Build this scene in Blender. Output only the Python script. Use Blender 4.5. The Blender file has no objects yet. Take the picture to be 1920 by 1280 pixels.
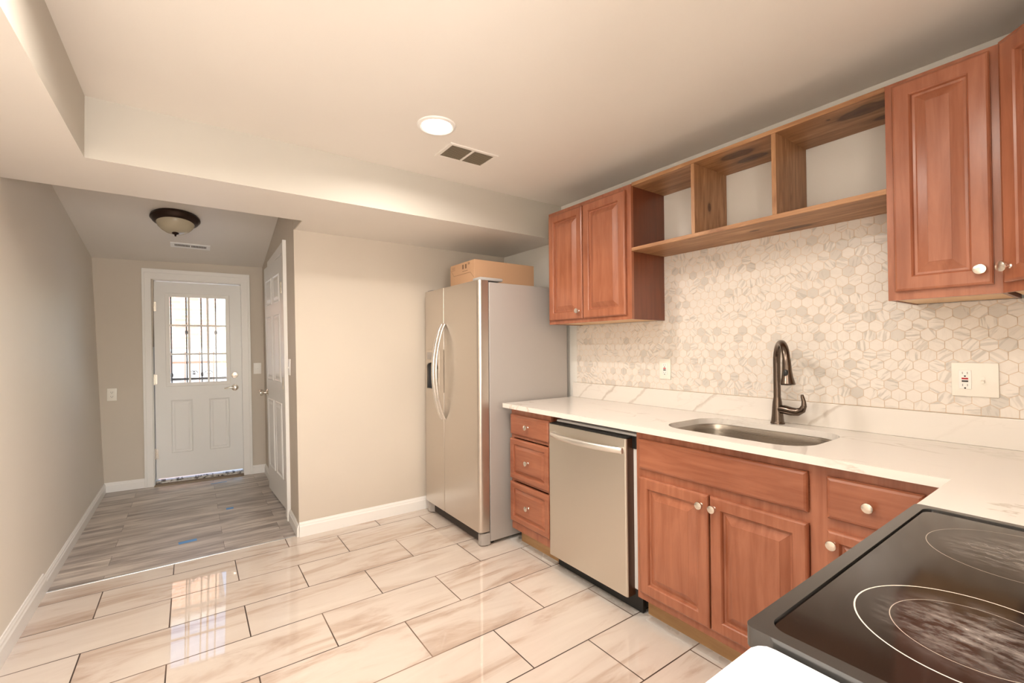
import bpy, bmesh, math, random
from mathutils import Vector, Matrix
random.seed(7)
C = bpy.context.scene.collection
S = bpy.context.scene

# ---------------------------------------------------------------- camera, world, lights, exposure
cam = bpy.data.cameras.new('camera'); co = bpy.data.objects.new('camera', cam); C.objects.link(co)
cam.sensor_width = 36.0; cam.lens = 15.842; cam.clip_start = 0.02; cam.clip_end = 200
yaw, pitch, roll = .6188651, .01335008, -.00732898
fw = Vector((-math.cos(yaw)*math.cos(pitch), math.sin(yaw)*math.cos(pitch), math.sin(pitch)))
rt = Vector((math.sin(yaw), math.cos(yaw), 0)); up = rt.cross(fw)
cr, sr = math.cos(roll), math.sin(roll)
r2 = cr*rt + sr*up; u2 = -sr*rt + cr*up
M = Matrix((r2, u2, -fw)).transposed().to_4x4(); M.translation = Vector((3.37, -2.32, 1.282))
co.matrix_world = M
S.camera = co
S.view_settings.view_transform = 'Standard'; S.view_settings.look = 'None'
S.view_settings.gamma = 1; S.view_settings.use_curve_mapping = False
S.view_settings.exposure = 0.32

W = bpy.data.worlds.new('world'); S.world = W; W.use_nodes = True
wn = W.node_tree; bg = wn.nodes['Background']
sky = wn.nodes.new('ShaderNodeTexSky'); sky.sky_type = 'NISHITA'; sky.sun_disc = False
sky.sun_elevation = math.radians(42); sky.sun_rotation = math.radians(100); sky.air_density = 1.2
wn.links.new(sky.outputs[0], bg.inputs[0]); bg.inputs[1].default_value = 0.6

def light(name, kind, loc, energy, color, **k):
    l = bpy.data.lights.new(name, kind); l.energy = energy; l.color = color
    for a, v in k.items(): setattr(l, a, v)
    o = bpy.data.objects.new(name, l); C.objects.link(o); o.location = loc
    return o
sun = light('sun', 'SUN', (12, -6, 12), 6.5, (1, .93, .84), angle=.01)
sun.rotation_euler = Vector((-.72, .25, -.65)).to_track_quat('-Z', 'Y').to_euler()
WARM = (1.0, .91, .82)
def can_light(x, y, e):
    o = light('recessed_lamp', 'AREA', (x, y, 2.345), e, WARM, shape='DISK', size=.14)
    o.data.spread = math.radians(165)
    return o
can_light(1.39, -1.35, 13)
can_light(3.0, -1.65, 7)  # added lamp out of view, brightens stove and near counter
can_light(2.0, -2.25, 17)
pendant = light('pendant_fill', 'POINT', (4.6, -2.3, 1.3), 120, (1.0, .95, .90), shadow_soft_size=.19)  # added fill lamp out of view, brightens ceiling and sink wall
# frontal fill light, placed at an added unseen window behind the camera
d = light('back_fill', 'AREA', (6.1, -1.9, 1.30), 65, (1, .96, .91), shape='RECTANGLE', size=2.6, size_y=1.5)
d.rotation_euler = Vector((-1, 0, 0)).to_track_quat('-Z', 'Y').to_euler()

# fill light for the left wall, placed at an added unseen patio window
d2 = light('side_fill', 'AREA', (5.0, -.18, 1.15), 150, (1, .97, .93), shape='RECTANGLE', size=1.7, size_y=1.9)
d2.rotation_euler = Vector((-.25, -1, 0)).to_track_quat('-Z', 'Y').to_euler()

# ---------------------------------------------------------------- materials
def mat(name, col=(.8,.8,.8), rough=.5, metal=0., spec=.5, coat=0., **k):
    m = bpy.data.materials.new(name); m.use_nodes = True
    b = m.node_tree.nodes['Principled BSDF']
    b.inputs['Base Color'].default_value = (*col, 1); b.inputs['Roughness'].default_value = rough
    b.inputs['Metallic'].default_value = metal; b.inputs['Specular IOR Level'].default_value = spec
    b.inputs['Coat Weight'].default_value = coat
    m.diffuse_color = (*col, 1)
    return m
def nt(m): return m.node_tree.nodes, m.node_tree.links, m.node_tree.nodes['Principled BSDF']
def ramp(n, stops, interp='LINEAR'):
    r = n.new('ShaderNodeValToRGB'); cr_ = r.color_ramp; cr_.interpolation = interp
    while len(cr_.elements) > 1: cr_.elements.remove(cr_.elements[0])
    cr_.elements[0].position = stops[0][0]; cr_.elements[0].color = (*stops[0][1], 1)
    for p, c in stops[1:]:
        e = cr_.elements.new(p); e.color = (*c, 1)
    return r
def coords(n, l, scale=(1,1,1), rot=(0,0,0), loc=(0,0,0), geo=True):
    t = n.new('ShaderNodeNewGeometry' if geo else 'ShaderNodeTexCoord')
    mp = n.new('ShaderNodeMapping'); mp.inputs['Scale'].default_value = scale
    mp.inputs['Rotation'].default_value = rot; mp.inputs['Location'].default_value = loc
    l.new(t.outputs['Position' if geo else 'Object'], mp.inputs[0]); return mp
def noise(n, l, vec, scale, detail=4, rough=.5, dist=0.):
    x = n.new('ShaderNodeTexNoise'); x.inputs['Scale'].default_value = scale; x.inputs['Detail'].default_value = detail
    x.inputs['Roughness'].default_value = rough; x.inputs['Distortion'].default_value = dist
    l.new(vec, x.inputs['Vector']); return x
def mix(n, l, a, b, fac, mode='MIX'):
    x = n.new('ShaderNodeMix'); x.data_type = 'RGBA'; x.blend_type = mode
    for i, v in ((6, a), (7, b)):
        if isinstance(v, tuple): x.inputs[i].default_value = (*v, 1)
        else: l.new(v, x.inputs[i])
    if isinstance(fac, float): x.inputs[0].default_value = fac
    else: l.new(fac, x.inputs[0])
    return x.outputs[2]
def math_(n, l, op, a, b=None, c=None):
    x = n.new('ShaderNodeMath'); x.operation = op
    for i, v in enumerate((a, b, c)):
        if v is None: continue
        if isinstance(v, (int, float)): x.inputs[i].default_value = v
        else: l.new(v, x.inputs[i])
    return x.outputs[0]
def bump(n, l, b, h, strength=.2, dist=.01):
    x = n.new('ShaderNodeBump'); x.inputs['Strength'].default_value = strength; x.inputs['Distance'].default_value = dist
    l.new(h, x.inputs['Height']); l.new(x.outputs[0], b.inputs['Normal'])

def paint(name, col, rough=.55, amp=.02):
    m = mat(name, col, rough, spec=.3); n, l, b = nt(m)
    v = coords(n, l); a = noise(n, l, v.outputs[0], 1.3, 3)
    r = ramp(n, [(.3, tuple(c*(1-amp) for c in col)), (.7, tuple(min(1, c*(1+amp)) for c in col))])
    l.new(a.outputs[0], r.inputs[0]); l.new(r.outputs[0], b.inputs['Base Color'])
    f = noise(n, l, v.outputs[0], 260, 2); bump(n, l, b, f.outputs[0], .08, .002)
    return m
M_wall = paint('wall_paint_greige', (.61, .545, .465))
M_wallS = paint('wall_paint_left_lit', (.78, .73, .655))  # lightened base colour stands in for light on the left wall
M_wallL = paint('wall_paint_light', (.82, .80, .755))
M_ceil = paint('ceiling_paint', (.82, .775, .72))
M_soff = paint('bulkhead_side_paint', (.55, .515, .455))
M_trim = paint('trim_white', (.86, .84, .81), .35, .01)
M_door = paint('door_white', (.84, .83, .81), .35, .01)
M_plate = mat('plate_ivory', (.86, .82, .74), .35)
M_platew = mat('plate_white', (.88, .86, .82), .35)
M_black = mat('plastic_black', (.012, .012, .012), .4)
M_red = mat('button_red', (.45, .01, .02), .4)
M_grey = mat('plastic_grey', (.36, .35, .34), .45)
M_hole = mat('slot_dark', (.05, .04, .035), .8)

def cherry(name, base, dark, vertical=True, rough=.33):
    m = mat(name, base, rough, spec=.5, coat=.35); n, l, b = nt(m)
    b.inputs['Coat Roughness'].default_value = .25
    sc = (9, 9, .9) if vertical else (.9, 9, 9)
    v = coords(n, l, scale=sc); a = noise(n, l, v.outputs[0], 3.0, 6, .6, .6)
    v2 = coords(n, l, scale=(1,1,1)); c = noise(n, l, v2.outputs[0], 2.2, 3)
    f = math_(n, l, 'ADD', math_(n, l, 'MULTIPLY', a.outputs[0], .55), math_(n, l, 'MULTIPLY', c.outputs[0], .45))
    r = ramp(n, [(.34, dark), (.62, base)]); l.new(f, r.inputs[0]); l.new(r.outputs[0], b.inputs['Base Color'])
    bump(n, l, b, a.outputs[0], .04, .002)
    return m
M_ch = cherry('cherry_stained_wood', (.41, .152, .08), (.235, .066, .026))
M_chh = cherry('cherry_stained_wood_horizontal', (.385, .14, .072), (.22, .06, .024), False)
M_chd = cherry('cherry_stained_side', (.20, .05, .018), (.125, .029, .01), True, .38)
M_raw = cherry('unfinished_maple', (.80, .52, .28), (.70, .42, .2), False, .6)
M_toe = cherry('toe_kick_board', (.56, .34, .16), (.34, .18, .06), False, .7)
# knotty pine for the open shelves; each knot: centre, stretch, radius
KNOTS = {'x': [((2.745, -.21, 2.19), (.5, 1, 1), .045), ((2.80, -.08, 2.19), (.4, 1, 1), .025), ((2.255, -.22, 2.19), (.45, 1, 1), .036), ((2.285, -.12, 2.19), (.35, 1, 1), .028), ((2.646, -.236, 2.19), (1, 1, 1), .010), ((2.45, -.08, 1.82), (.3, 1, 1), .022), ((2.32, -.18, 1.82), (.4, 1, 1), .010)],
         'z': [((2.09, -.17, 1.99), (1, 1, .6), .013), ((2.46, -.1, 2.1), (1, 1, .5), .008)]}
def pine(name, ax):
    m = mat(name, (.45, .2, .08), .45); n, l, b = nt(m)
    sc = {'x': (.7, 6, 6), 'z': (6, 6, .7)}[ax]
    v = coords(n, l, scale=sc); a = noise(n, l, v.outputs[0], 4, 6, .62, 1.2)
    r = ramp(n, [(.3, (.24, .105, .045)), (.5, (.38, .19, .085)), (.72, (.54, .31, .16))]); l.new(a.outputs[0], r.inputs[0])
    g = n.new('ShaderNodeNewGeometry'); wob = noise(n, l, g.outputs['Position'], 9, 3); tot = None
    for p_, sc_, rad in KNOTS[ax]:
        s1 = n.new('ShaderNodeVectorMath'); s1.operation = 'SUBTRACT'; l.new(g.outputs['Position'], s1.inputs[0]); s1.inputs[1].default_value = p_
        s2 = n.new('ShaderNodeVectorMath'); s2.operation = 'MULTIPLY'; l.new(s1.outputs[0], s2.inputs[0]); s2.inputs[1].default_value = tuple(q/rad for q in sc_)
        s3 = n.new('ShaderNodeVectorMath'); s3.operation = 'LENGTH'; l.new(s2.outputs[0], s3.inputs[0])
        dd = math_(n, l, 'ADD', s3.outputs['Value'], math_(n, l, 'MULTIPLY', math_(n, l, 'SUBTRACT', wob.outputs[0], .5), 1.3))
        tot = dd if tot is None else math_(n, l, 'MINIMUM', tot, dd)
    k = ramp(n, [(.0, (1, 1, 1)), (.35, (.8,)*3), (.5, (.9,)*3), (.62, (.35,)*3), (1, (0, 0, 0))]); l.new(math_(n, l, 'MULTIPLY', tot, .6), k.inputs[0])
    l.new(mix(n, l, r.outputs[0], (.07, .022, .009), k.outputs[0]), b.inputs['Base Color'])
    return m
M_pinex = pine('knotty_pine', 'x'); M_pinez = pine('knotty_pine_upright', 'z')

def steel(name, col, rough, aniso_axis='z'):
    m = mat(name, col, rough, 1.0); n, l, b = nt(m)
    sc = (1.5, 1.5, 220) if aniso_axis == 'h' else (160, 160, 1.0)
    v = coords(n, l, scale=sc); a = noise(n, l, v.outputs[0], 2, 3)
    r = ramp(n, [(.3, (rough*.96,)*3), (.7, (rough*1.04,)*3)]); l.new(a.outputs[0], r.inputs[0]); l.new(r.outputs[0], b.inputs['Roughness'])
    return m
M_steel = steel('brushed_stainless_fridge', (.66, .61, .555), .32)
M_steeldw = steel('brushed_stainless_dishwasher', (.72, .68, .61), .38)
M_steelsink = steel('brushed_stainless_sink', (.40, .36, .315), .28, 'h')
M_side = mat('painted_grey_side', (.44, .41, .385), .45, .15)
M_handle = mat('polished_steel_handle', (.78, .76, .73), .22, 1.0)
M_handle2 = mat('brushed_bar_handle', (.86, .84, .80), .36, 1.0)
M_nickel = mat('satin_nickel', (.80, .74, .66), .25, 1.0)
M_faucet = mat('brushed_bronze_nickel', (.15, .115, .092), .24, 1.0)
M_bronze = mat('dark_bronze', (.035, .018, .012), .35, .6)
M_bowl = mat('alabaster_glass', (.50, .44, .32), .25, spec=.5)
M_white = mat('appliance_white', (.85, .85, .85), .4)
M_iron = mat('wrought_iron', (.05, .04, .035), .5)
M_tape = mat('painters_tape_blue', (.13, .34, .68), .6)
M_lamp = mat('lamp_glow', (1, 1, 1), .5); _b = M_lamp.node_tree.nodes['Principled BSDF']
_b.inputs['Emission Color'].default_value = (1, .93, .82, 1); _b.inputs['Emission Strength'].default_value = 9

# card board
M_card = mat('cardboard', (.47, .285, .165), .8)
M_cardink = mat('cardboard_ink', (.16, .09, .05), .8)
# quartz
def quartz(name, upstand=False, white=False):
    base = (.79, .745, .69) if not white else (.93, .95, .98)  # white variant: strong cool light on the near slab put into its colour
    m = mat(name, base, .12, spec=.5); n, l, b = nt(m)
    if white: return m
    v = coords(n, l, scale=(1.2, 3.2, 3.2), rot=(0, 0, .15))
    a = noise(n, l, v.outputs[0], 1.15, 7, .55, 1.2)
    f = math_(n, l, 'ABSOLUTE', math_(n, l, 'SUBTRACT', a.outputs[0], .5))
    r = ramp(n, [(0, (1, 1, 1)), (.006, (.6,)*3), (.016, (0, 0, 0))]); l.new(f, r.inputs[0])
    k = noise(n, l, v.outputs[0], 1.6, 3); kr = ramp(n, [(.46, (0, 0, 0)), (.62, (.7,)*3)]); l.new(k.outputs[0], kr.inputs[0])
    fac = math_(n, l, 'MULTIPLY', r.outputs[0], kr.outputs[0])
    col = mix(n, l, base, (.50, .42, .34), fac)
    if upstand:
        col = mix(n, l, base, (.50, .42, .34), math_(n, l, 'MULTIPLY', fac, .25))
        g = n.new('ShaderNodeNewGeometry'); sp = n.new('ShaderNodeSeparateXYZ'); l.new(g.outputs['Position'], sp.inputs[0])
        w = noise(n, l, g.outputs['Position'], 14, 4)
        u = math_(n, l, 'SUBTRACT', sp.outputs[0], math_(n, l, 'MULTIPLY', math_(n, l, 'SUBTRACT', sp.outputs[2], .92), 1.2))
        u = math_(n, l, 'ADD', u, math_(n, l, 'MULTIPLY', math_(n, l, 'SUBTRACT', w.outputs[0], .5), .07))
        u = math_(n, l, 'MULTIPLY', math_(n, l, 'SUBTRACT', u, .8), 1/2.6)
        st = [(0, (0, 0, 0))]
        for p, wd, s in ((.98, .009, .7), (1.205, .016, .8), (1.445, .011, .8), (1.72, .003, .3), (1.90, .010, .8), (2.48, .013, .75), (2.90, .003, .35), (3.13, .005, .9)):
            q = (p-.8)/2.6; wd /= 2.6
            st += [(q-wd*1.1, (0, 0, 0)), (q, (s,)*3), (q+wd*1.1, (0, 0, 0))]
        rr = ramp(n, st); l.new(u, rr.inputs[0])
        col = mix(n, l, col, (.50, .43, .36), rr.outputs[0])
    l.new(col, b.inputs['Base Color'])
    return m
M_q = quartz('quartz_counter'); M_qu = quartz('quartz_upstand', True); M_qw = quartz('quartz_overlit', white=True)

# glazed floor tile with marble streaks
def floor_tile():
    m = mat('glazed_marble_tile', (.8, .7, .6), .02, spec=.7); n, l, b = nt(m)
    g = n.new('ShaderNodeNewGeometry'); sp = n.new('ShaderNodeSeparateXYZ'); l.new(g.outputs['Position'], sp.inputs[0])
    cb = n.new('ShaderNodeCombineXYZ')
    l.new(math_(n, l, 'ADD', sp.outputs[1], 1.8+6), cb.inputs[0]); l.new(math_(n, l, 'ADD', sp.outputs[0], -.135+6.0), cb.inputs[1])
    br = n.new('ShaderNodeTexBrick'); l.new(cb.outputs[0], br.inputs['Vector'])
    br.inputs['Scale'].default_value = 1; br.inputs['Brick Width'].default_value = .6; br.inputs['Row Height'].default_value = .3
    br.inputs['Mortar Size'].default_value = .0028; br.inputs['Mortar Smooth'].default_value = .1
    br.inputs['Color1'].default_value = (0, 0, 0, 1); br.inputs['Color2'].default_value = (1, 1, 1, 1); br.inputs['Bias'].default_value = 0
    off = n.new('ShaderNodeCombineXYZ'); l.new(math_(n, l, 'MULTIPLY', br.outputs['Color'], 37.), off.inputs[2]); l.new(math_(n, l, 'MULTIPLY', br.outputs['Color'], 11.), off.inputs[0])
    v = coords(n, l, scale=(7.5, 1.5, 1), rot=(0, 0, .22))
    ad = n.new('ShaderNodeVectorMath'); l.new(v.outputs[0], ad.inputs[0]); l.new(off.outputs[0], ad.inputs[1])
    a = noise(n, l, ad.outputs[0], 1.0, 5, .6, .9)
    r = ramp(n, [(.27, (.42, .315, .245)), (.39, (.55, .44, .365)), (.49, (.645, .56, .49)), (.75, (.70, .625, .555))]); l.new(a.outputs[0], r.inputs[0])
    h = ramp(n, [(.0, (0, 0, 0)), (.1, (.0,)*3), (1, (1,)*3)])
    # grey dusty film on the tile strip in front of the cabinets
    film = n.new('ShaderNodeMapRange'); film.inputs[1].default_value = -.64; film.inputs[2].default_value = -.575; l.new(sp.outputs[1], film.inputs[0])
    fx = n.new('ShaderNodeMapRange'); fx.inputs[1].default_value = .35; fx.inputs[2].default_value = .8; l.new(sp.outputs[0], fx.inputs[0])
    fn = noise(n, l, g.outputs['Position'], 9, 4)
    ff = math_(n, l, 'MULTIPLY', math_(n, l, 'MULTIPLY', film.outputs[0], fx.outputs[0]), math_(n, l, 'MULTIPLY', fn.outputs[0], 1.5))
    col = mix(n, l, r.outputs[0], (.60, .60, .58), ff)
    mn = noise(n, l, g.outputs['Position'], 2.3, 2)
    mc = ramp(n, [(.45, (.05, .028, .018)), (.66, (.25, .165, .115))]); l.new(mn.outputs[0], mc.inputs[0])
    col = mix(n, l, col, mc.outputs[0], br.outputs['Fac']); l.new(col, b.inputs['Base Color'])
    l.new(math_(n, l, 'MULTIPLY_ADD', math_(n, l, 'MAXIMUM', br.outputs['Fac'], math_(n, l, 'MULTIPLY', ff, .7)), .5, .02), b.inputs['Roughness'])
    bump(n, l, b, math_(n, l, 'SUBTRACT', 1, br.outputs['Fac']), .25, .001)
    return m
M_tile = floor_tile()

def planks():
    m = mat('grey_vinyl_planks', (.3, .27, .24), .33, spec=.45); n, l, b = nt(m)
    g = n.new('ShaderNodeNewGeometry'); sp = n.new('ShaderNodeSeparateXYZ'); l.new(g.outputs['Position'], sp.inputs[0])
    cb = n.new('ShaderNodeCombineXYZ')
    l.new(math_(n, l, 'ADD', sp.outputs[1], 6.4), cb.inputs[0]); l.new(math_(n, l, 'ADD', sp.outputs[0], 6.02), cb.inputs[1])
    br = n.new('ShaderNodeTexBrick'); l.new(cb.outputs[0], br.inputs['Vector'])
    br.offset = .37; br.offset_frequency = 2
    br.inputs['Scale'].default_value = 1; br.inputs['Brick Width'].default_value = .92; br.inputs['Row Height'].default_value = .152
    br.inputs['Mortar Size'].default_value = .0009; br.inputs['Mortar Smooth'].default_value = .2
    br.inputs['Color1'].default_value = (0, 0, 0, 1); br.inputs['Color2'].default_value = (1, 1, 1, 1)
    off = n.new('ShaderNodeCombineXYZ'); l.new(math_(n, l, 'MULTIPLY', br.outputs['Color'], 23.), off.inputs[2])
    v = coords(n, l, scale=(11, 1.4, 1))
    ad = n.new('ShaderNodeVectorMath'); l.new(v.outputs[0], ad.inputs[0]); l.new(off.outputs[0], ad.inputs[1])
    a = noise(n, l, ad.outputs[0], 1.4, 7, .62, .5)
    r = ramp(n, [(.28, (.22, .185, .165)), (.43, (.37, .325, .30)), (.57, (.58, .53, .49)), (.75, (.74, .69, .64))]); l.new(a.outputs[0], r.inputs[0])
    t = mix(n, l, (.86, .84, .82), (1.08, 1.05, 1.0), br.outputs['Color'])
    col = mix(n, l, r.outputs[0], t, 1.0, 'MULTIPLY')
    col = mix(n, l, col, (.07, .05, .04), br.outputs['Fac']); l.new(col, b.inputs['Base Color'])
    bump(n, l, b, a.outputs[0], .1, .002)
    return m
M_plank = planks()

# hexagon mosaic: colour and vein direction belong to each tile (random face attribute)
def hexmat():
    m = mat('marble_hexagon_tile', (.8, .7, .6), .22, spec=.5); n, l, b = nt(m)
    at = n.new('ShaderNodeAttribute'); at.attribute_name = 'tile_random'
    sp = n.new('ShaderNodeSeparateColor'); l.new(at.outputs['Color'], sp.inputs[0])
    g = n.new('ShaderNodeNewGeometry')
    vr = n.new('ShaderNodeVectorRotate'); vr.rotation_type = 'Y_AXIS'; l.new(g.outputs['Position'], vr.inputs['Vector'])
    l.new(math_(n, l, 'MULTIPLY', sp.outputs[1], 6.28), vr.inputs['Angle'])
    mp = n.new('ShaderNodeMapping'); mp.inputs['Scale'].default_value = (14, 14, 95); l.new(vr.outputs[0], mp.inputs[0])
    off = n.new('ShaderNodeCombineXYZ'); l.new(math_(n, l, 'MULTIPLY', sp.outputs[2], 57.), off.inputs[1])
    ad = n.new('ShaderNodeVectorMath'); l.new(mp.outputs[0], ad.inputs[0]); l.new(off.outputs[0], ad.inputs[1])
    a = noise(n, l, ad.outputs[0], 1.0, 3, .5)
    # plain tiles, streaked tiles, and all-grey tiles
    st = ramp(n, [(.50, (0, 0, 0)), (.62, (1, 1, 1))]); l.new(a.outputs[0], st.inputs[0])
    k1 = ramp(n, [(.0, (.10,)*3), (.3, (.12,)*3), (.42, (.5,)*3), (.8, (.75,)*3), (1, (.9,)*3)], 'LINEAR'); l.new(sp.outputs[0], k1.inputs[0])
    k2 = ramp(n, [(.0, (0, 0, 0)), (.87, (0,)*3), (.89, (.4,)*3), (1, (.6,)*3)]); l.new(sp.outputs[0], k2.inputs[0])
    fac = math_(n, l, 'MAXIMUM', math_(n, l, 'MULTIPLY', st.outputs[0], k1.outputs[0]), k2.outputs[0])
    l.new(mix(n, l, (.79, .735, .67), (.55, .515, .465), fac), b.inputs['Base Color'])
    return m
M_hex = hexmat(); M_grout = mat('grout_cream', (.74, .58, .43), .7)

# stove glass
def ceran():
    m = mat('black_ceramic_glass', (.012, .009, .008), .07, spec=.6); n, l, b = nt(m); b.inputs['IOR'].default_value = 1.52
    v = coords(n, l, scale=(1, 2.2, 1), rot=(0, 0, .6)); a = noise(n, l, v.outputs[0], 26, 8, .7)
    g = n.new('ShaderNodeNewGeometry')
    tot = None
    for cx, cy, rad in ((3.245, -1.533, .075), (3.25, -1.18, .08), (3.54, -1.53, .07), (3.54, -1.2, .07)):
        d_ = n.new('ShaderNodeVectorMath'); d_.operation = 'DISTANCE'; l.new(g.outputs['Position'], d_.inputs[0]); d_.inputs[1].default_value = (cx, cy, .93)
        r = n.new('ShaderNodeMapRange'); r.inputs[1].default_value = rad*1.45; r.inputs[2].default_value = rad*.35; l.new(d_.outputs['Value'], r.inputs[0])
        tot = r.outputs[0] if tot is None else math_(n, l, 'MAXIMUM', tot, r.outputs[0])
    ar = ramp(n, [(.42, (0, 0, 0)), (.85, (1, 1, 1))]); l.new(a.outputs[0], ar.inputs[0])
    fac = math_(n, l, 'MULTIPLY', ar.outputs[0], tot)
    sm = math_(n, l, 'MULTIPLY', noise(n, l, g.outputs['Position'], 5, 3).outputs[0], .02)
    l.new(mix(n, l, (.013, .0085, .007), (.44, .40, .375), math_(n, l, 'MINIMUM', fac, .6)), b.inputs['Base Color'])
    l.new(math_(n, l, 'MULTIPLY_ADD', fac, .35, .09), b.inputs['Roughness'])
    return m
M_ceran = ceran(); M_ring2 = mat('printed_ring_faint', (.36, .31, .26), .3); M_ring = mat('printed_burner_ring', (.75, .68, .58), .3)
M_enamel = mat('black_enamel_frame', (.03, .028, .026), .22, spec=.9); M_enamel.node_tree.nodes['Principled BSDF'].inputs['IOR'].default_value = 1.6

def brick_out():
    m = mat('sunlit_orange_brick', (.5, .2, .1), .85); n, l, b = nt(m)
    g = n.new('ShaderNodeNewGeometry'); sp = n.new('ShaderNodeSeparateXYZ'); l.new(g.outputs['Position'], sp.inputs[0])
    cb = n.new('ShaderNodeCombineXYZ'); l.new(sp.outputs[1], cb.inputs[0]); l.new(sp.outputs[2], cb.inputs[1])
    br = n.new('ShaderNodeTexBrick'); l.new(cb.outputs[0], br.inputs['Vector']); br.inputs['Scale'].default_value = 1
    br.inputs['Brick Width'].default_value = .24; br.inputs['Row Height'].default_value = .085; br.inputs['Mortar Size'].default_value = .008
    br.inputs['Color1'].default_value = (.62, .27, .15, 1); br.inputs['Color2'].default_value = (.72, .40, .25, 1); br.inputs['Mortar'].default_value = (.7, .62, .55, 1)
    l.new(br.outputs['Color'], b.inputs['Base Color']); return m
M_brick = brick_out(); M_conc = mat('pale_concrete', (.8, .79, .78), .8); M_rust = mat('rusty_fence_metal', (.32, .13, .08), .7)
M_leaf = mat('orange_leaves', (.75, .33, .12), .8); M_outdark = mat('roof_fascia', (.5, .48, .46), .8)

def glass_pane():
    m = bpy.data.materials.new('window_glass'); m.use_nodes = True; n, l = m.node_tree.nodes, m.node_tree.links
    n.remove(n['Principled BSDF'])
    t = n.new('ShaderNodeBsdfTransparent'); t.inputs[0].default_value = (.93, .95, .96, 1); gl = n.new('ShaderNodeBsdfGlossy'); gl.inputs['Roughness'].default_value = .02
    f = n.new('ShaderNodeFresnel'); f.inputs[0].default_value = 1.45; mx = n.new('ShaderNodeMixShader')
    l.new(f.outputs[0], mx.inputs[0]); l.new(t.outputs[0], mx.inputs[1]); l.new(gl.outputs[0], mx.inputs[2]); l.new(mx.outputs[0], n['Material Output'].inputs[0])
    return m
M_glass = glass_pane()

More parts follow.
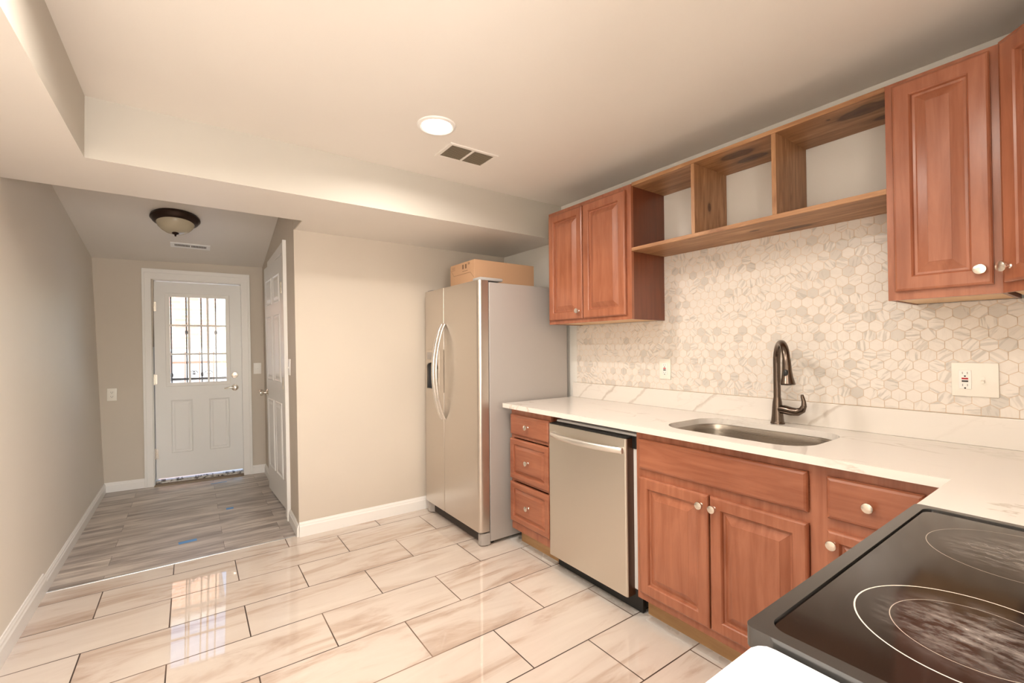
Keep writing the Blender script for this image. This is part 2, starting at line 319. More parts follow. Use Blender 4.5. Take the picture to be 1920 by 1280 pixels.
# ---------------------------------------------------------------- mesh helpers
class MB:
    def __init__(s): s.bm = bmesh.new()
    def box(s, x0, x1, y0, y1, z0, z1, bev=0., seg=2):
        b = bmesh.new(); bmesh.ops.create_cube(b, size=1)
        for v in b.verts: v.co = Vector(((x0+x1)/2+v.co.x*(x1-x0), (y0+y1)/2+v.co.y*(y1-y0), (z0+z1)/2+v.co.z*(z1-z0)))
        if bev > 0: bmesh.ops.bevel(b, geom=b.edges[:], offset=bev, segments=seg, affect='EDGES', profile=.5)
        return s.add(b)
    def add(s, b, mtx=None):
        if mtx is not None: b.transform(mtx)
        me = bpy.data.meshes.new('tmp'); b.to_mesh(me); b.free(); s.bm.from_mesh(me); bpy.data.meshes.remove(me); return s
    def prism(s, pts, vec, bev=0.):
        """pts: closed 3D polygon, extruded by vec"""
        b = bmesh.new(); vs = [b.verts.new(Vector(p)) for p in pts]; f = b.faces.new(vs)
        r = bmesh.ops.extrude_face_region(b, geom=[f]); nv = [e for e in r['geom'] if isinstance(e, bmesh.types.BMVert)]
        bmesh.ops.translate(b, verts=nv, vec=Vector(vec)); bmesh.ops.recalc_face_normals(b, faces=b.faces[:])
        if bev > 0: bmesh.ops.bevel(b, geom=b.edges[:], offset=bev, segments=2, affect='EDGES')
        return s.add(b)
    def holed(s, outer, holes, vec):
        """planar polygon with holes, extruded by vec"""
        b = bmesh.new()
        for loop in [outer]+holes:
            vs = [b.verts.new(Vector(p)) for p in loop]
            for i in range(len(vs)): b.edges.new((vs[i], vs[(i+1) % len(vs)]))
        bmesh.ops.triangle_fill(b, use_beauty=True, use_dissolve=False, edges=b.edges[:])
        r = bmesh.ops.extrude_face_region(b, geom=b.faces[:]); nv = [e for e in r['geom'] if isinstance(e, bmesh.types.BMVert)]
        bmesh.ops.translate(b, verts=nv, vec=Vector(vec)); bmesh.ops.recalc_face_normals(b, faces=b.faces[:])
        return s.add(b)
    def lathe(s, prof, pos, axis=(0,0,1), seg=24, sx=1., sy=1.):
        """prof: list of (radius, height) along axis"""
        q = Vector((0,0,1)).rotation_difference(Vector(axis).normalized()).to_matrix().to_4x4()
        b = bmesh.new(); rings = []
        for r, h in prof:
            if r < 1e-6: rings.append([b.verts.new((0, 0, h))])
            else: rings.append([b.verts.new((r*math.cos(2*math.pi*i/seg)*sx, r*math.sin(2*math.pi*i/seg)*sy, h)) for i in range(seg)])
        for a, c in zip(rings, rings[1:]):
            for i in range(seg):
                j = (i+1) % seg
                if len(a) == 1 and len(c) == 1: continue
                if len(a) == 1: b.faces.new((a[0], c[i], c[j]))
                elif len(c) == 1: b.faces.new((a[i], a[j], c[0]))
                else: b.faces.new((a[i], a[j], c[j], c[i]))
        for rg, flip in ((rings[0], True), (rings[-1], False)):
            if len(rg) > 1: b.faces.new(rg[::-1] if flip else rg)
        bmesh.ops.recalc_face_normals(b, faces=b.faces[:])
        return s.add(b, Matrix.Translation(Vector(pos)) @ q)
    def tube(s, pts, rad, seg=16, flat=1., updir=(0,0,1)):
        pts = [Vector(p) for p in pts]; rad = rad if isinstance(rad, (list, tuple)) else [rad]*len(pts)
        b = bmesh.new(); rings = []; prev = None
        for i, p in enumerate(pts):
            t = (pts[min(i+1, len(pts)-1)] - pts[max(i-1, 0)]).normalized()
            if prev is None:
                u = Vector(updir); u = (u - u.dot(t)*t)
                if u.length < 1e-3: u = Vector((1, 0, 0)); u = u - u.dot(t)*t
                u.normalize()
            else: u = (prev - prev.dot(t)*t).normalized()
            prev = u; w = t.cross(u)
            r = rad[i] if isinstance(rad[i], tuple) else (rad[i], rad[i]*flat)
            rings.append([b.verts.new(p + u*r[0]*math.cos(2*math.pi*k/seg) + w*r[1]*math.sin(2*math.pi*k/seg)) for k in range(seg)])
        for a, c in zip(rings, rings[1:]):
            for i in range(seg): b.faces.new((a[i], a[(i+1) % seg], c[(i+1) % seg], c[i]))
        b.faces.new(rings[0][::-1]); b.faces.new(rings[-1]); bmesh.ops.recalc_face_normals(b, faces=b.faces[:])
        return s.add(b)
    def rings(s, a0, a1, b0, b1, fr, steps):
        """nested rectangles: steps = (inset, depth); fr(a,b,d) -> point"""
        b = bmesh.new(); R = []
        for ins, dp in steps:
            R.append([b.verts.new(Vector(fr(x, y, dp))) for x, y in ((a0+ins, b0+ins), (a1-ins, b0+ins), (a1-ins, b1-ins), (a0+ins, b1-ins))])
        for p, q in zip(R, R[1:]):
            for i in range(4): b.faces.new((p[i], p[(i+1) % 4], q[(i+1) % 4], q[i]))
        b.faces.new(R[0][::-1]); b.faces.new(R[-1]); bmesh.ops.recalc_face_normals(b, faces=b.faces[:])
        return s.add(b)

ROOT = {}
def finish(o, mats, smooth):
    for m in (mats if isinstance(mats, (list, tuple)) else [mats]): o.data.materials.append(m)
    if smooth:
        for p in o.data.polygons: p.use_smooth = True
        try:
            md = o.modifiers.new('angle', 'NODES'); o.modifiers.remove(md)
        except Exception: pass
        o.data.set_sharp_from_angle(angle=math.radians(38))
def tag(o, label=None, cat=None, group=None, kind=None):
    if label: o['label'] = label
    if cat: o['category'] = cat
    if group: o['group'] = group
    if kind: o['kind'] = kind
    return o
def thing(name, label, cat, loc=(0,0,0), rotz=0, group=None, kind=None, local=False):
    o = bpy.data.objects.new(name, None); C.objects.link(o); o.location = loc; o.rotation_euler = (0, 0, rotz); o.empty_display_size = .1
    ROOT[o.name] = Vector((0,0,0)) if local else Vector(loc)
    return tag(o, label, cat, group, kind)
def part(name, mb, mats, parent=None, smooth=True, label=None, xf=None):
    if xf is not None: mb.bm.transform(xf)
    if parent is not None:
        off = ROOT[parent.name]; mb.bm.transform(Matrix.Translation(-off))
    me = bpy.data.meshes.new(name); mb.bm.to_mesh(me); mb.bm.free()
    o = bpy.data.objects.new(name, me); C.objects.link(o); finish(o, mats, smooth)
    if parent is not None:
        o.parent = parent; ROOT[o.name] = ROOT[parent.name]
    else: ROOT[o.name] = Vector((0,0,0))
    if label: o['label'] = label
    return o
def struct(name, mb, mats, label, cat, smooth=False):
    return tag(part(name, mb, mats, None, smooth), label, cat, kind='structure')

# ---------------------------------------------------------------- setting
CZ = 2.363
struct('floor', MB().box(-.03, 6.2, -3.3, .1, -.06, 0), M_tile, 'glossy cream marble-look tile floor of the kitchen in staggered rows', 'floor')
struct('floor_hall', MB().box(-2.5, -.035, -3.3, -1.4, -.06, -.003), M_plank, 'grey wood-look plank floor of the entry hall', 'floor')
struct('trim_1', MB().box(-.035, -.022, -2.98, -1.71, -.02, .003, .001), mat('steel_edge', (.7, .7, .7), .3, 1.), 'thin metal edge strip between grey planks and marble tile', 'threshold')
struct('ceiling', MB().box(.70, 6.2, -3.2, .1, CZ, CZ+.08), M_ceil, 'cream painted flat kitchen ceiling with one lit recessed lamp', 'ceiling')
# soffit: steps down from the ceiling along the far wall and along the left wall
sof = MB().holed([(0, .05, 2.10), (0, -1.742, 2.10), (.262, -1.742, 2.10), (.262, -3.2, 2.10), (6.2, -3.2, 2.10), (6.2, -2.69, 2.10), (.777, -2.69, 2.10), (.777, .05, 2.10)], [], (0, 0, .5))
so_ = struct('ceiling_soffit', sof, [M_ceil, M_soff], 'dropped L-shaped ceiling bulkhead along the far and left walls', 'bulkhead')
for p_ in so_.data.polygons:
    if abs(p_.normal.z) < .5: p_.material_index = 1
# hall ceiling slopes down towards the entry door, flat near the kitchen
def hz(x): return 2.13 + .177*(x+2.05)
hc = MB().prism([(-2.4, -3.3, hz(-2.4)), (-.5, -3.3, hz(-.5)), (.262, -3.3, hz(-.5)), (.262, -3.3, 2.6), (-2.4, -3.3, 2.6)], (0, 1.9, 0))
struct('ceiling_hall', hc, M_ceil, 'sloping cream ceiling above the entry hall', 'ceiling')
# left wall leans out a little
yl = lambda z: -2.955 - .045*z
wl = MB().prism([(-2.4, yl(-.1), -.1), (-2.4, yl(2.6), 2.6), (-2.4, -3.3, 2.6), (-2.4, -3.3, -.1)], (8.6, 0, 0))
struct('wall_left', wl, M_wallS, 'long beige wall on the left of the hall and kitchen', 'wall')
# far kitchen wall
wf = MB().prism([(0, -1.7143, -.1), (0, -1.7503, 2.10), (0, .1, 2.10), (0, .1, -.1)], (-.09, 0, 0))
struct('wall_far', wf, M_wall, 'warm beige wall panel between hall opening and fridge', 'wall')
# hall right wall (behind the closet door), with door opening x -1.32..-.56
yr = lambda x, z: -1.7145 - .0165*z - .019*x
wr = MB()
def rwall(x0, x1, z0, z1, th=.10):
    P = [(x0, yr(x0, z0), z0), (x1, yr(x1, z0), z0), (x1, yr(x1, z1), z1), (x0, yr(x0, z1), z1)]
    b = bmesh.new(); f = [b.verts.new(p) for p in P]; g = [b.verts.new((p[0], p[1]+th, p[2])) for p in P]
    b.faces.new(f); b.faces.new(g[::-1])
    for i in range(4): b.faces.new((f[i], g[i], g[(i+1) % 4], f[(i+1) % 4]))
    bmesh.ops.recalc_face_normals(b, faces=b.faces[:]); wr.add(b)
rwall(-2.2, -1.36, -.1, 2.6); rwall(-1.36, -.54, 2.03, 2.6); rwall(-.54, -.001, -.1, 2.6)
b_ = MB()
wr.box(-.001, .262, -1.7485, -1.742, 2.10, 2.6)
struct('wall_hall_right', wr, M_wall, 'greige side wall of the hall around the white closet door', 'wall')
struct('wall_closet', MB().box(-1.5, -.35, -1.2, -1.15, -.1, 2.4), M_wall, 'inner back wall of the dark closet behind the hall door', 'wall')
# sink wall
struct('wall_sink', MB().box(-.09, 3.84, 0, .1, -.1, 2.6), M_wallL, 'pale painted wall behind the sink and upper cabinets', 'wall')
struct('wall_right', MB().box(3.74, 3.84, -1.95, 0, -.1, 2.6), M_wallL, 'right kitchen wall behind the stove', 'wall')
struct('wall_dining', MB().box(3.84, 6.3, -.1, 0, -.1, 2.6), M_wallL, 'side wall of the adjoining room behind the camera', 'wall')
wb = MB(); 
for a in ((-3.4, -3.25, -.1, 2.6), (-.55, .1, -.1, 2.6)): wb.box(6.2, 6.3, a[0], a[1], a[2], a[3])
wb.box(6.2, 6.3, -3.25, -.55, -.1, .55); wb.box(6.2, 6.3, -3.25, -.55, 2.15, 2.6)
struct('wall_back', wb, M_wallL, 'wall behind the camera with an added wide window', 'wall')
w2 = thing('added_window_2', 'added unseen patio window for the fill light on the side wall of the adjoining room', 'window', (5.0, -.1, .15), kind='structure')
f2 = MB()
for a in ((4.1, 4.16, .15, 2.15), (4.97, 5.03, .15, 2.15), (5.84, 5.9, .15, 2.15), (4.16, 5.84, .15, .21), (4.16, 5.84, 2.09, 2.15)): f2.box(a[0], a[1], -.125, -.1005, a[2], a[3])
part('window_frame', f2, M_trim, w2, False); part('glass_pane', MB().box(4.16, 5.84, -.108, -.104, .21, 2.09), M_glass, w2, False)
w1 = thing('added_window_1', 'added unseen window for the fill light in the wall behind the camera', 'window', (6.25, -1.9, .55), kind='structure')
fr_ = MB()
for y in (-3.25, -1.95, -.61): fr_.box(6.21, 6.29, y, y+.06, .55, 2.15)
fr_.box(6.21, 6.29, -3.25, -.55, .55, .61); fr_.box(6.21, 6.29, -3.25, -.55, 2.09, 2.15)
part('window_frame', fr_, M_trim, w1, False); part('glass_pane', MB().box(6.245, 6.25, -3.19, -.61, .61, 2.09), M_glass, w1, False)

# baseboards
def baseboard(name, pts, inward, h, label, z0=0.):
    """pts: two floor points; inward: unit vector into the room"""
    mb = MB()
    for (p, q), iv in zip(pts, inward):
        p = Vector((*p, z0)); q = Vector((*q, z0)); iv = Vector((*iv, 0))
        prof = [(0, 0), (.014, 0), (.014, h*.70), (.010, h*.78), (.009, h*.88), (.005, h*.94), (.0035, h), (-.012, h)]
        mb.prism([p + iv*a + Vector((0, 0, b)) for a, b in prof], q-p)
    return struct(name, mb, M_trim, label, 'baseboard')
baseboard('baseboard_far', [((0, -1.716), (0, -.02))], [(1, 0)], .098, 'white baseboard under the warm beige wall beside the fridge')
baseboard('baseboard_left', [((-.035, -2.957), (6.2, -2.957))], [(0, 1)], .102, 'white baseboard along the left kitchen wall on the tile floor')
baseboard('baseboard_hall_left', [((-2.09, -2.957), (-.035, -2.957))], [(0, 1)], .084, 'white baseboard along the left wall of the hall', -.003)
baseboard('baseboard_hall_right', [((-.355, -1.709), (.0, -1.716)), ((-1.99, -1.678), (-1.43, -1.688))], [(0, -1), (0, -1)], .088, 'short white baseboards on the hall wall either side of the closet door', -.003)

# ---- entry wall (turned a little), local axes: x = into the room, y = along the wall
EA = -.0885; LEAN = Matrix(((1,0,0,0), (0,1,-.016,0), (0,0,1,0), (0,0,0,1)))
def epart(name, mb, m, root, smooth=False, label=None): return part(name, mb, m, root, smooth, label, xf=LEAN)
E0 = Vector((-2.104, -2.96, 0)); ERT = Matrix.Translation(E0) @ Matrix.Rotation(EA, 4, 'Z')
we = MB().box(-.12, 0, -.3, .345, -.1, 2.6).box(-.12, 0, 1.10, 1.60, -.1, 2.6).box(-.12, 0, .345, 1.10, 1.96, 2.6).box(-.12, 0, .345, 1.10, -.1, -.02)
o = struct('wall_entry', we, M_wall, 'greige end wall of the hall around the entry door', 'wall'); o.matrix_world = ERT
be = MB()
for a, c in ((0, .30), (1.165, 1.29)):
    prof = [(0, 0), (.014, 0), (.014, .06), (.010, .067), (.009, .075), (.004, .086), (0, .086)]
    be.prism([(x, a, z-.003) for x, z in prof], (0, c-a, 0))
o = struct('baseboard_entry', be, M_trim, 'white baseboards beside the entry door casing', 'baseboard'); o.matrix_world = ERT

dr = thing('door_1', 'white entry door with a nine-pane window at the hall end', 'door', E0, EA, kind='structure', local=True)
cs = MB()
def casing(mb, y0, y1, z0, z1, inner):   # stepped flat casing
    mb.box(0, .016, y0, y1, z0, z1, .003)
def leg(mb, yo, yi, z1):
    mb.box(0, .018, min(yo, yi), max(yo, yi), -.003, z1, .003)
    w = yi-yo; yo -= .001*(1 if w > 0 else -1); mb.box(.012, .024, min(yo, yo+w*.3), max(yo, yo+w*.3), -.003, z1+.001, .003)
leg(cs, .295, .362, 2.05); leg(cs, 1.168, 1.088, 2.05)
cs.box(0, .0185, .295, 1.168, 1.955, 2.052, .003); cs.box(.015, .0245, .295, 1.168, 2.015, 2.052, .003)
epart('door_casing', cs, M_trim, dr)
jb = MB().box(-.12, 0, .345, .366, -.003, 1.975).box(-.12, 0, 1.09, 1.10, -.003, 1.975).box(-.12, 0, .345, 1.10, 1.948, 1.965)
jb.box(-.12, -.095, .36, .378, -.003, 1.96).box(-.12, -.095, 1.078, 1.092, -.003, 1.96)
epart('door_jamb', jb, M_trim, dr)
# leaf with glass opening and raised lower panels
gs0, gs1, gz0, gz1 = .490, .954, .960, 1.802
lf = MB().holed([(-.09, .372, .052), (-.09, 1.086, .052), (-.09, 1.086, 1.943), (-.09, .372, 1.943)], [[(-.09, gs0, gz0), (-.09, gs1, gz0), (-.09, gs1, gz1), (-.09, gs0, gz1)]], (.04, 0, 0))
def embossed(mb, a0, a1, z0, z1, fr):
    mb.rings(a0, a1, z0, z1, fr, [(-.001, -.003), (0, .002), (.006, .006), (.012, .002), (.022, .0015), (.034, .005), (.036, .0052)])
lfr = embossed(lf, .492, .664, .285, .795, lambda a, b, d: (-.05+d, a, b)) if False else None
for a0, a1 in ((.492, .664), (.800, .972)): embossed(lf, a0, a1, .285, .795, lambda a, b, d: (-.05+d, a, b))
leaf = epart('door_leaf', lf, M_door, dr)
sf = MB(); w = .032
for a in ((gs0-w, gs0+.004, gz0-w, gz1+w), (gs1-.004, gs1+w, gz0-w, gz1+w)): sf.box(-.056, -.040, a[0], a[1], a[2], a[3], .004)
sf.box(-.056, -.0405, gs0-w, gs1+w, gz0-w, gz0+.004, .004); sf.box(-.056, -.0405, gs0-w, gs1+w, gz1-.004, gz1+w, .004)
for k in (1, 2):
    y = gs0+(gs1-gs0)*k/3; sf.box(-.066, -.048, y-.009, y+.009, gz0, gz1, .003)
    z = gz0+(gz1-gz0)*k/3; sf.box(-.066, -.049, gs0, gs1, z-.009, z+.009, .003)
epart('window_grille', sf, M_trim, leaf)
epart('glass_pane', MB().box(-.074, -.070, gs0-.002, gs1+.002, gz0-.002, gz1+.002), M_glass, leaf)
# lever, deadbolt
lv = MB().lathe([(.030, 0), (.033, .003), (.030, .008), (.016, .012), (.013, .03), (0, .032)], (-.05, 1.022, .893), (1, 0, 0))
lv.tube([(-.022, 1.022, .893), (-.018, 1.0, .895), (-.016, .975, .897), (-.016, .955, .892), (-.018, .932, .888)], [.009, .0085, .0075, .006, .005], 10)
epart('door_handle', lv, M_nickel, dr, True, 'brushed nickel lever handle')
epart('deadbolt', MB().lathe([(.028, 0), (.031, .003), (.028, .010), (.012, .013), (0, .014)], (-.05, 1.022, 1.020), (1, 0, 0)).box(-.04, -.026, 1.018, 1.026, 1.006, 1.034, .002), M_nickel, dr, True)
for z in (.29, 1.0, 1.70):
    epart('hinge', MB().lathe([(.006, -.05), (.006, .05), (0, .053)], (-.044, .368, z), (0, 0, 1), 10).box(-.049, -.044, .352, .39, z-.045, z+.045), M_nickel, dr, True)
ms = mat('scuffed_sill', (.6, .58, .54), .6); n, l, b = nt(ms); v = coords(n, l, scale=(1, 14, 30)); a = noise(n, l, v.outputs[0], 2, 5, .7)
r = ramp(n, [(.42, (.03, .025, .02)), (.5, (.62, .6, .56))]); l.new(a.outputs[0], r.inputs[0]); l.new(r.outputs[0], b.inputs['Base Color'])
epart('threshold', MB().box(-.12, -.045, .366, 1.09, -.02, .028, .004), ms, dr, False, 'scuffed metal door sill with peeling paint')
epart('wood_sill', MB().box(-.05, .035, .366, 1.09, -.02, .006, .003), mat('worn_oak_sill', (.27, .2, .13), .6), dr, False)

# iron security door outside the entry door
sd = thing('security_door', 'dark wrought iron security bars seen through the entry door glass', 'security door', E0, EA, local=True)
for y in (.36, .483, .608, .733, .857, .982, 1.09):
    bb = MB().box(-.226, -.214, y-.006, y+.006, .03, 2.0)
    if y in (.608, .857): bb.lathe([(.007, -.02), (.013, -.012), (.013, .012), (.007, .02)], (-.22, y, 1.46), (0, 0, 1), 10)
    if y in (.483, .733, .982): bb.lathe([(.007, -.02), (.013, -.012), (.013, .012), (.007, .02)], (-.22, y, 1.03), (0, 0, 1), 10)
    epart('bar', bb, M_iron, sd)
rl = MB()
for z in (.03, .975, 1.98): rl.box(-.23, -.21, .34, 1.11, z, z+.024)
rl.box(-.23, -.21, .335, .36, .0, 2.02); rl.box(-.23, -.21, 1.09, 1.115, .0, 2.02)
epart('frame', rl, M_iron, sd)
sc_ = MB()
for cy in (.665, .79):
    for sgn in (1, -1):
        sc_.tube([(-.22, cy+sgn*(.008+.026*(1-t/9)*math.cos(t*.75)), 1.045+.026*(1-t/14)*math.sin(t*.75)) for t in range(9)], .004, 6)
epart('scrollwork', sc_, M_iron, sd)

# ---- closet door on the hall's right wall, a little ajar and out of plumb
ang = math.atan2(-1.729+1.700, -1.335+.565)
cd = thing('door_2', 'white six-panel closet door standing slightly open on the right of the hall', 'door', (-.565, -1.703, .012), kind='structure')
H2 = Vector((-.565, -1.703, .012)); ax = Vector((-.77, -.028, 0)); az = Vector((-.055, -.036, 2.015))
nrm = Vector((.03, -1, 0)).normalized()
def cl(a, b, d): return H2 + ax*(a/.77) + az*(b/2.015) + nrm*d
cb_ = MB()
b = bmesh.new(); vs = [b.verts.new(cl(x, z, dd)) for dd in (-.034, 0) for x, z in ((0, 0), (.77, 0), (.77, 2.015), (0, 2.015))]
for f in ((0, 1, 2, 3), (7, 6, 5, 4), (0, 4, 5, 1), (1, 5, 6, 2), (2, 6, 7, 3), (3, 7, 4, 0)): b.faces.new([vs[i] for i in f])
bmesh.ops.recalc_face_normals(b, faces=b.faces[:]); cb_.add(b)
for (z0, z1) in ((.22, .83), (1.0, 1.56), (1.66, 1.89)):
    for a0, a1 in ((.095, .345), (.425, .675)):
        cb_.rings(a0, a1, z0, z1, cl, [(-.001, -.003), (0, .0015), (.006, .006), (.014, .001), (.026, .001), (.045, .006), (.047, .0062)])
leaf2 = part('door_leaf', cb_, M_door, cd, False)
kp = cl(.715, .875, 0)
part('door_handle', MB().lathe([(.030, 0), (.032, .004), (.026, .008), (.011, .014), (.010, .034), (.022, .042), (.028, .054), (.026, .066), (.016, .072), (0, .073)], kp, nrm), M_nickel, cd, True, label='satin round door knob')
for z in (.28, 1.0, 1.76):
    p = cl(-.004, z, .004)
    part('hinge', MB().lathe([(.0065, -.045), (.0065, .045), (0, .048)], p, (0, 0, 1), 10).prism([cl(.0, z-.045, .0005), cl(.03, z-.045, .0005), cl(.03, z+.045, .0005), cl(.0, z+.045, .0005)], nrm*.002), M_nickel, cd, True)
cc = MB()
def cpt(x, z, dd): return Vector((x, yr(x, z)-dd, z))
def cprism(P, dd=.017): # polygon on the wall, extruded out
    b = bmesh.new(); f = [b.verts.new(cpt(x, z, -.004)) for x, z in P]; g = [b.verts.new(cpt(x, z, dd)) for x, z in P]
    b.faces.new(f[::-1]); b.faces.new(g)
    for i in range(len(P)): b.faces.new((f[i], f[(i+1) % len(P)], g[(i+1) % len(P)], g[i]))
    bmesh.ops.recalc_face_normals(b, faces=b.faces[:]); cc.add(b)
cprism([(-.55, -.003), (-.36, -.003), (-.36, 2.075), (-.55, 2.075)] if False else [(-.50, -.003), (-.362, -.003), (-.362, 2.10), (-.50, 2.10)])
cprism([(-.385, -.0035), (-.3610, -.0035), (-.3610, 2.101), (-.385, 2.101)], .024)
cprism([(-1.41, 2.03), (-.4995, 2.03), (-.4995, 2.0995), (-1.41, 2.0995)], .0165); cprism([(-1.41, -.003), (-1.35, -.003), (-1.35, 2.10), (-1.41, 2.10)])
cprism([(-.566, -.003), (-.50, -.003), (-.50, 2.032), (-.622, 2.032)], .003)
part('door_casing', cc, M_trim, cd, False)

# ---------------------------------------------------------------- outside
struct('ground_outside', MB().box(-40, -2.28, -20, 14, -.4, -.12), M_conc, 'pale sunlit paving outside the entry door', 'ground')
hs = thing('brick_house', 'sunlit orange brick house seen through the entry door glass', 'house', (-11, -4.5, -.12))
part('wall', MB().box(-14, -10, -9, -1.75, -.12, 5.0), M_brick, hs, False)
part('roof_edge', MB().box(-14.2, -9.8, -9.2, -1.6, 5.0, 5.12), M_outdark, hs, False)
part('foundation', MB().box(-14.05, -9.93, -9.05, -1.7, -.12, 1.30), M_conc, hs, False, 'pale painted lower wall')
fn = thing('picket_fence', 'rusty metal picket fence in front of the brick house', 'fence', (-6, -2.4, -.12))
for i in range(16):
    y = -4.0+i*.2
    part('picket', MB().box(-6.01, -5.99, y-.01, y+.01, -.12, 1.2).lathe([(.012, 0), (.02, .02), (0, .07)], (-6, y, 1.2), (0, 0, 1), 6), M_rust, fn, False)
part('rail', MB().box(-6.012, -5.988, -4.1, -.9, 1.05, 1.09).box(-6.012, -5.988, -4.1, -.9, .1, .14), M_rust, fn, False)
lb = MB(); rs = random.Random(3)
for i in range(260):
    p = Vector((rs.gauss(0, .16), rs.gauss(0, .17), rs.gauss(0, .24))); c = Vector((-5.4, -3.03, .72))+p; a = rs.random()*6.28; s_ = .05
    q = Matrix.Rotation(a, 4, 'Z') @ Matrix.Rotation(rs.random()*2, 4, 'X')
    lb.prism([c + q @ Vector(v) for v in ((-s_, 0, 0), (0, -s_*.5, 0), (s_, 0, 0), (0, s_*.5, 0))], q @ Vector((0, 0, .003)))
lbo = part('leafy_shrub', lb, M_leaf, None, False)
lb2 = part('stem', MB().tube([(-5.4, -3.03, -.12), (-5.38, -3.0, .3), (-5.4, -3.05, .9)], [.03, .02, .01], 8), M_rust, lbo)
tag(lbo, 'small orange-leaved shrub low at the left of the entry door glass', 'shrub')

# ---------------------------------------------------------------- ceiling fittings
rc = thing('recessed_ceiling_light', 'lit round recessed lamp in the flat kitchen ceiling', 'ceiling light', (1.39, -1.35, CZ))
part('trim_ring', MB().lathe([(.072, -.001), (.072, -.006), (.080, -.010), (.092, -.006), (.094, 0)], (1.39, -1.35, CZ), (0, 0, 1), 48), M_trim, rc)
part('lens', MB().lathe([(0, -.0035), (.073, -.0035), (.073, -.001), (0, -.001)], (1.39, -1.35, CZ), (0, 0, 1), 40), M_lamp, rc, False)
for rx, ry, rl_ in ((3.0, -1.65, 'added recessed fill lamp out of view above the glass-top stove'), (2.0, -2.25, 'lit recessed ceiling lamp close to the left bulkhead')):
    ro = thing('recessed_ceiling_light', rl_, 'ceiling light', (rx, ry, CZ))
    part('trim_ring', MB().lathe([(.072, -.001), (.072, -.006), (.080, -.010), (.092, -.006), (.094, 0)], (rx, ry, CZ), (0, 0, 1), 32), M_trim, ro)
    part('lens', MB().lathe([(0, -.0035), (.073, -.0035), (.073, -.001), (0, -.001)], (rx, ry, CZ), (0, 0, 1), 32), M_lamp, ro, False)

def grille(root, x0, x1, y0, y1, z, n, along='y', fm=M_trim, slot=M_hole):
    """ceiling grille: frame, dark backing and slats"""
    ym = (y0+y1)/2; e = .018
    f = MB()
    f.holed([(x0, y0, z), (x1, y0, z), (x1, y1, z), (x0, y1, z)], [[(x0+e, y0+e, z), (x1-e, y0+e, z), (x1-e, ym-.006, z), (x0+e, ym-.006, z)], [(x0+e, ym+.006, z), (x1-e, ym+.006, z), (x1-e, y1-e, z), (x0+e, y1-e, z)]], (0, 0, -.006))
    return f
vt = thing('return_air_vent', 'white ceiling vent with two dark slatted openings beside the lit lamp', 'air vent', (1.175, -1.06, CZ))
part('frame', grille(vt, 1.08, 1.272, -1.21, -.91, CZ, 0), M_ceil, vt, False)
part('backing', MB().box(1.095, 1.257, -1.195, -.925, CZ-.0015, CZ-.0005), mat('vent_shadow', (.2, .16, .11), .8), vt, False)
M_slat = mat('vent_slat_taupe', (.44, .37, .27), .6)
for i in range(11):
    x = 1.104+i*.0145
    for y0, y1 in ((-1.192, -1.066), (-1.054, -.928)):
        part('slat', MB().prism([(x-.004, y0, CZ-.001), (x+.0045, y0, CZ-.0055), (x+.0055, y0, CZ-.0045), (x-.003, y0, CZ-.0005)], (0, y1-y0, 0)), M_slat, vt, False)
SL = Matrix.Rotation(-math.atan(.177), 4, 'Y')
def on_slope(x, y): return Vector((x, y, hz(x)))
hv = bpy.data.objects.new('supply_air_vent', None); C.objects.link(hv); p = on_slope(-1.58, -2.325)
hv.matrix_world = Matrix.Translation(p) @ SL; ROOT[hv.name] = Vector((0,0,0))
tag(hv, 'narrow white slotted vent on the sloping hall ceiling behind the dome light', 'air vent')
f = MB().holed([(-.055, -.145, 0), (.055, -.145, 0), (.055, .145, 0), (-.055, .145, 0)], [[(-.03, -.115, 0), (.03, -.115, 0), (.03, -.006, 0), (-.03, -.006, 0)], [(-.03, .006, 0), (.03, .006, 0), (.03, .115, 0), (-.03, .115, 0)]], (0, 0, -.006))
part('frame', f, mat('vent_white', (.95, .94, .93), .4), hv, False); part('backing', MB().box(-.04, .04, -.12, .12, -.0015, -.0005), M_hole, hv, False)
for i in range(10):
    for s0 in (-1, 1):
        y = s0*(.013+i*.0105)
        part('slat', MB().box(-.03, .03, y-.0022, y+.0022, -.006, -.001), M_trim, hv, False)
dl = bpy.data.objects.new('flush_dome_light', None); C.objects.link(dl); dl.matrix_world = Matrix.Translation(on_slope(-.99, -2.42)) @ SL; ROOT[dl.name] = Vector((0,0,0))
tag(dl, 'unlit flush dome ceiling light with dark bronze rim and cream glass in the hall', 'ceiling light')
part('rim', MB().lathe([(.150, 0), (.158, -.008), (.160, -.022), (.150, -.030), (.146, -.042), (.132, -.052), (.118, -.058), (.112, -.05)], (0,0,0), (0,0,1), 48), M_bronze, dl)
part('glass_bowl', MB().lathe([(.122, -.045), (.121, -.060), (.112, -.080), (.094, -.102), (.07, -.120), (.04, -.131), (0, -.135)], (0,0,0), (0,0,1), 48), M_bowl, dl)
part('finial', MB().lathe([(0, -.128), (.020, -.131), (.024, -.137), (.014, -.144), (.006, -.148), (.007, -.158), (0, -.163)], (0,0,0), (0,0,1), 20), M_bronze, dl)

pd = thing('fill_pendant', 'added unseen pendant fill lamp in the room behind the camera', 'ceiling light', (4.6, -2.3, CZ))
part('canopy', MB().lathe([(.06, 0), (.055, -.02), (.01, -.025), (0, -.025)], (4.6, -2.3, CZ), (0, 0, 1), 24), M_bronze, pd)
part('cord', MB().tube([(4.6, -2.3, 2.34), (4.6, -2.3, 1.57)], .004, 8), M_black, pd)
part('socket', MB().lathe([(.03, 0), (.035, -.05), (.05, -.06), (0, -.06)], (4.6, -2.3, 1.58), (0, 0, 1), 20), M_bronze, pd)

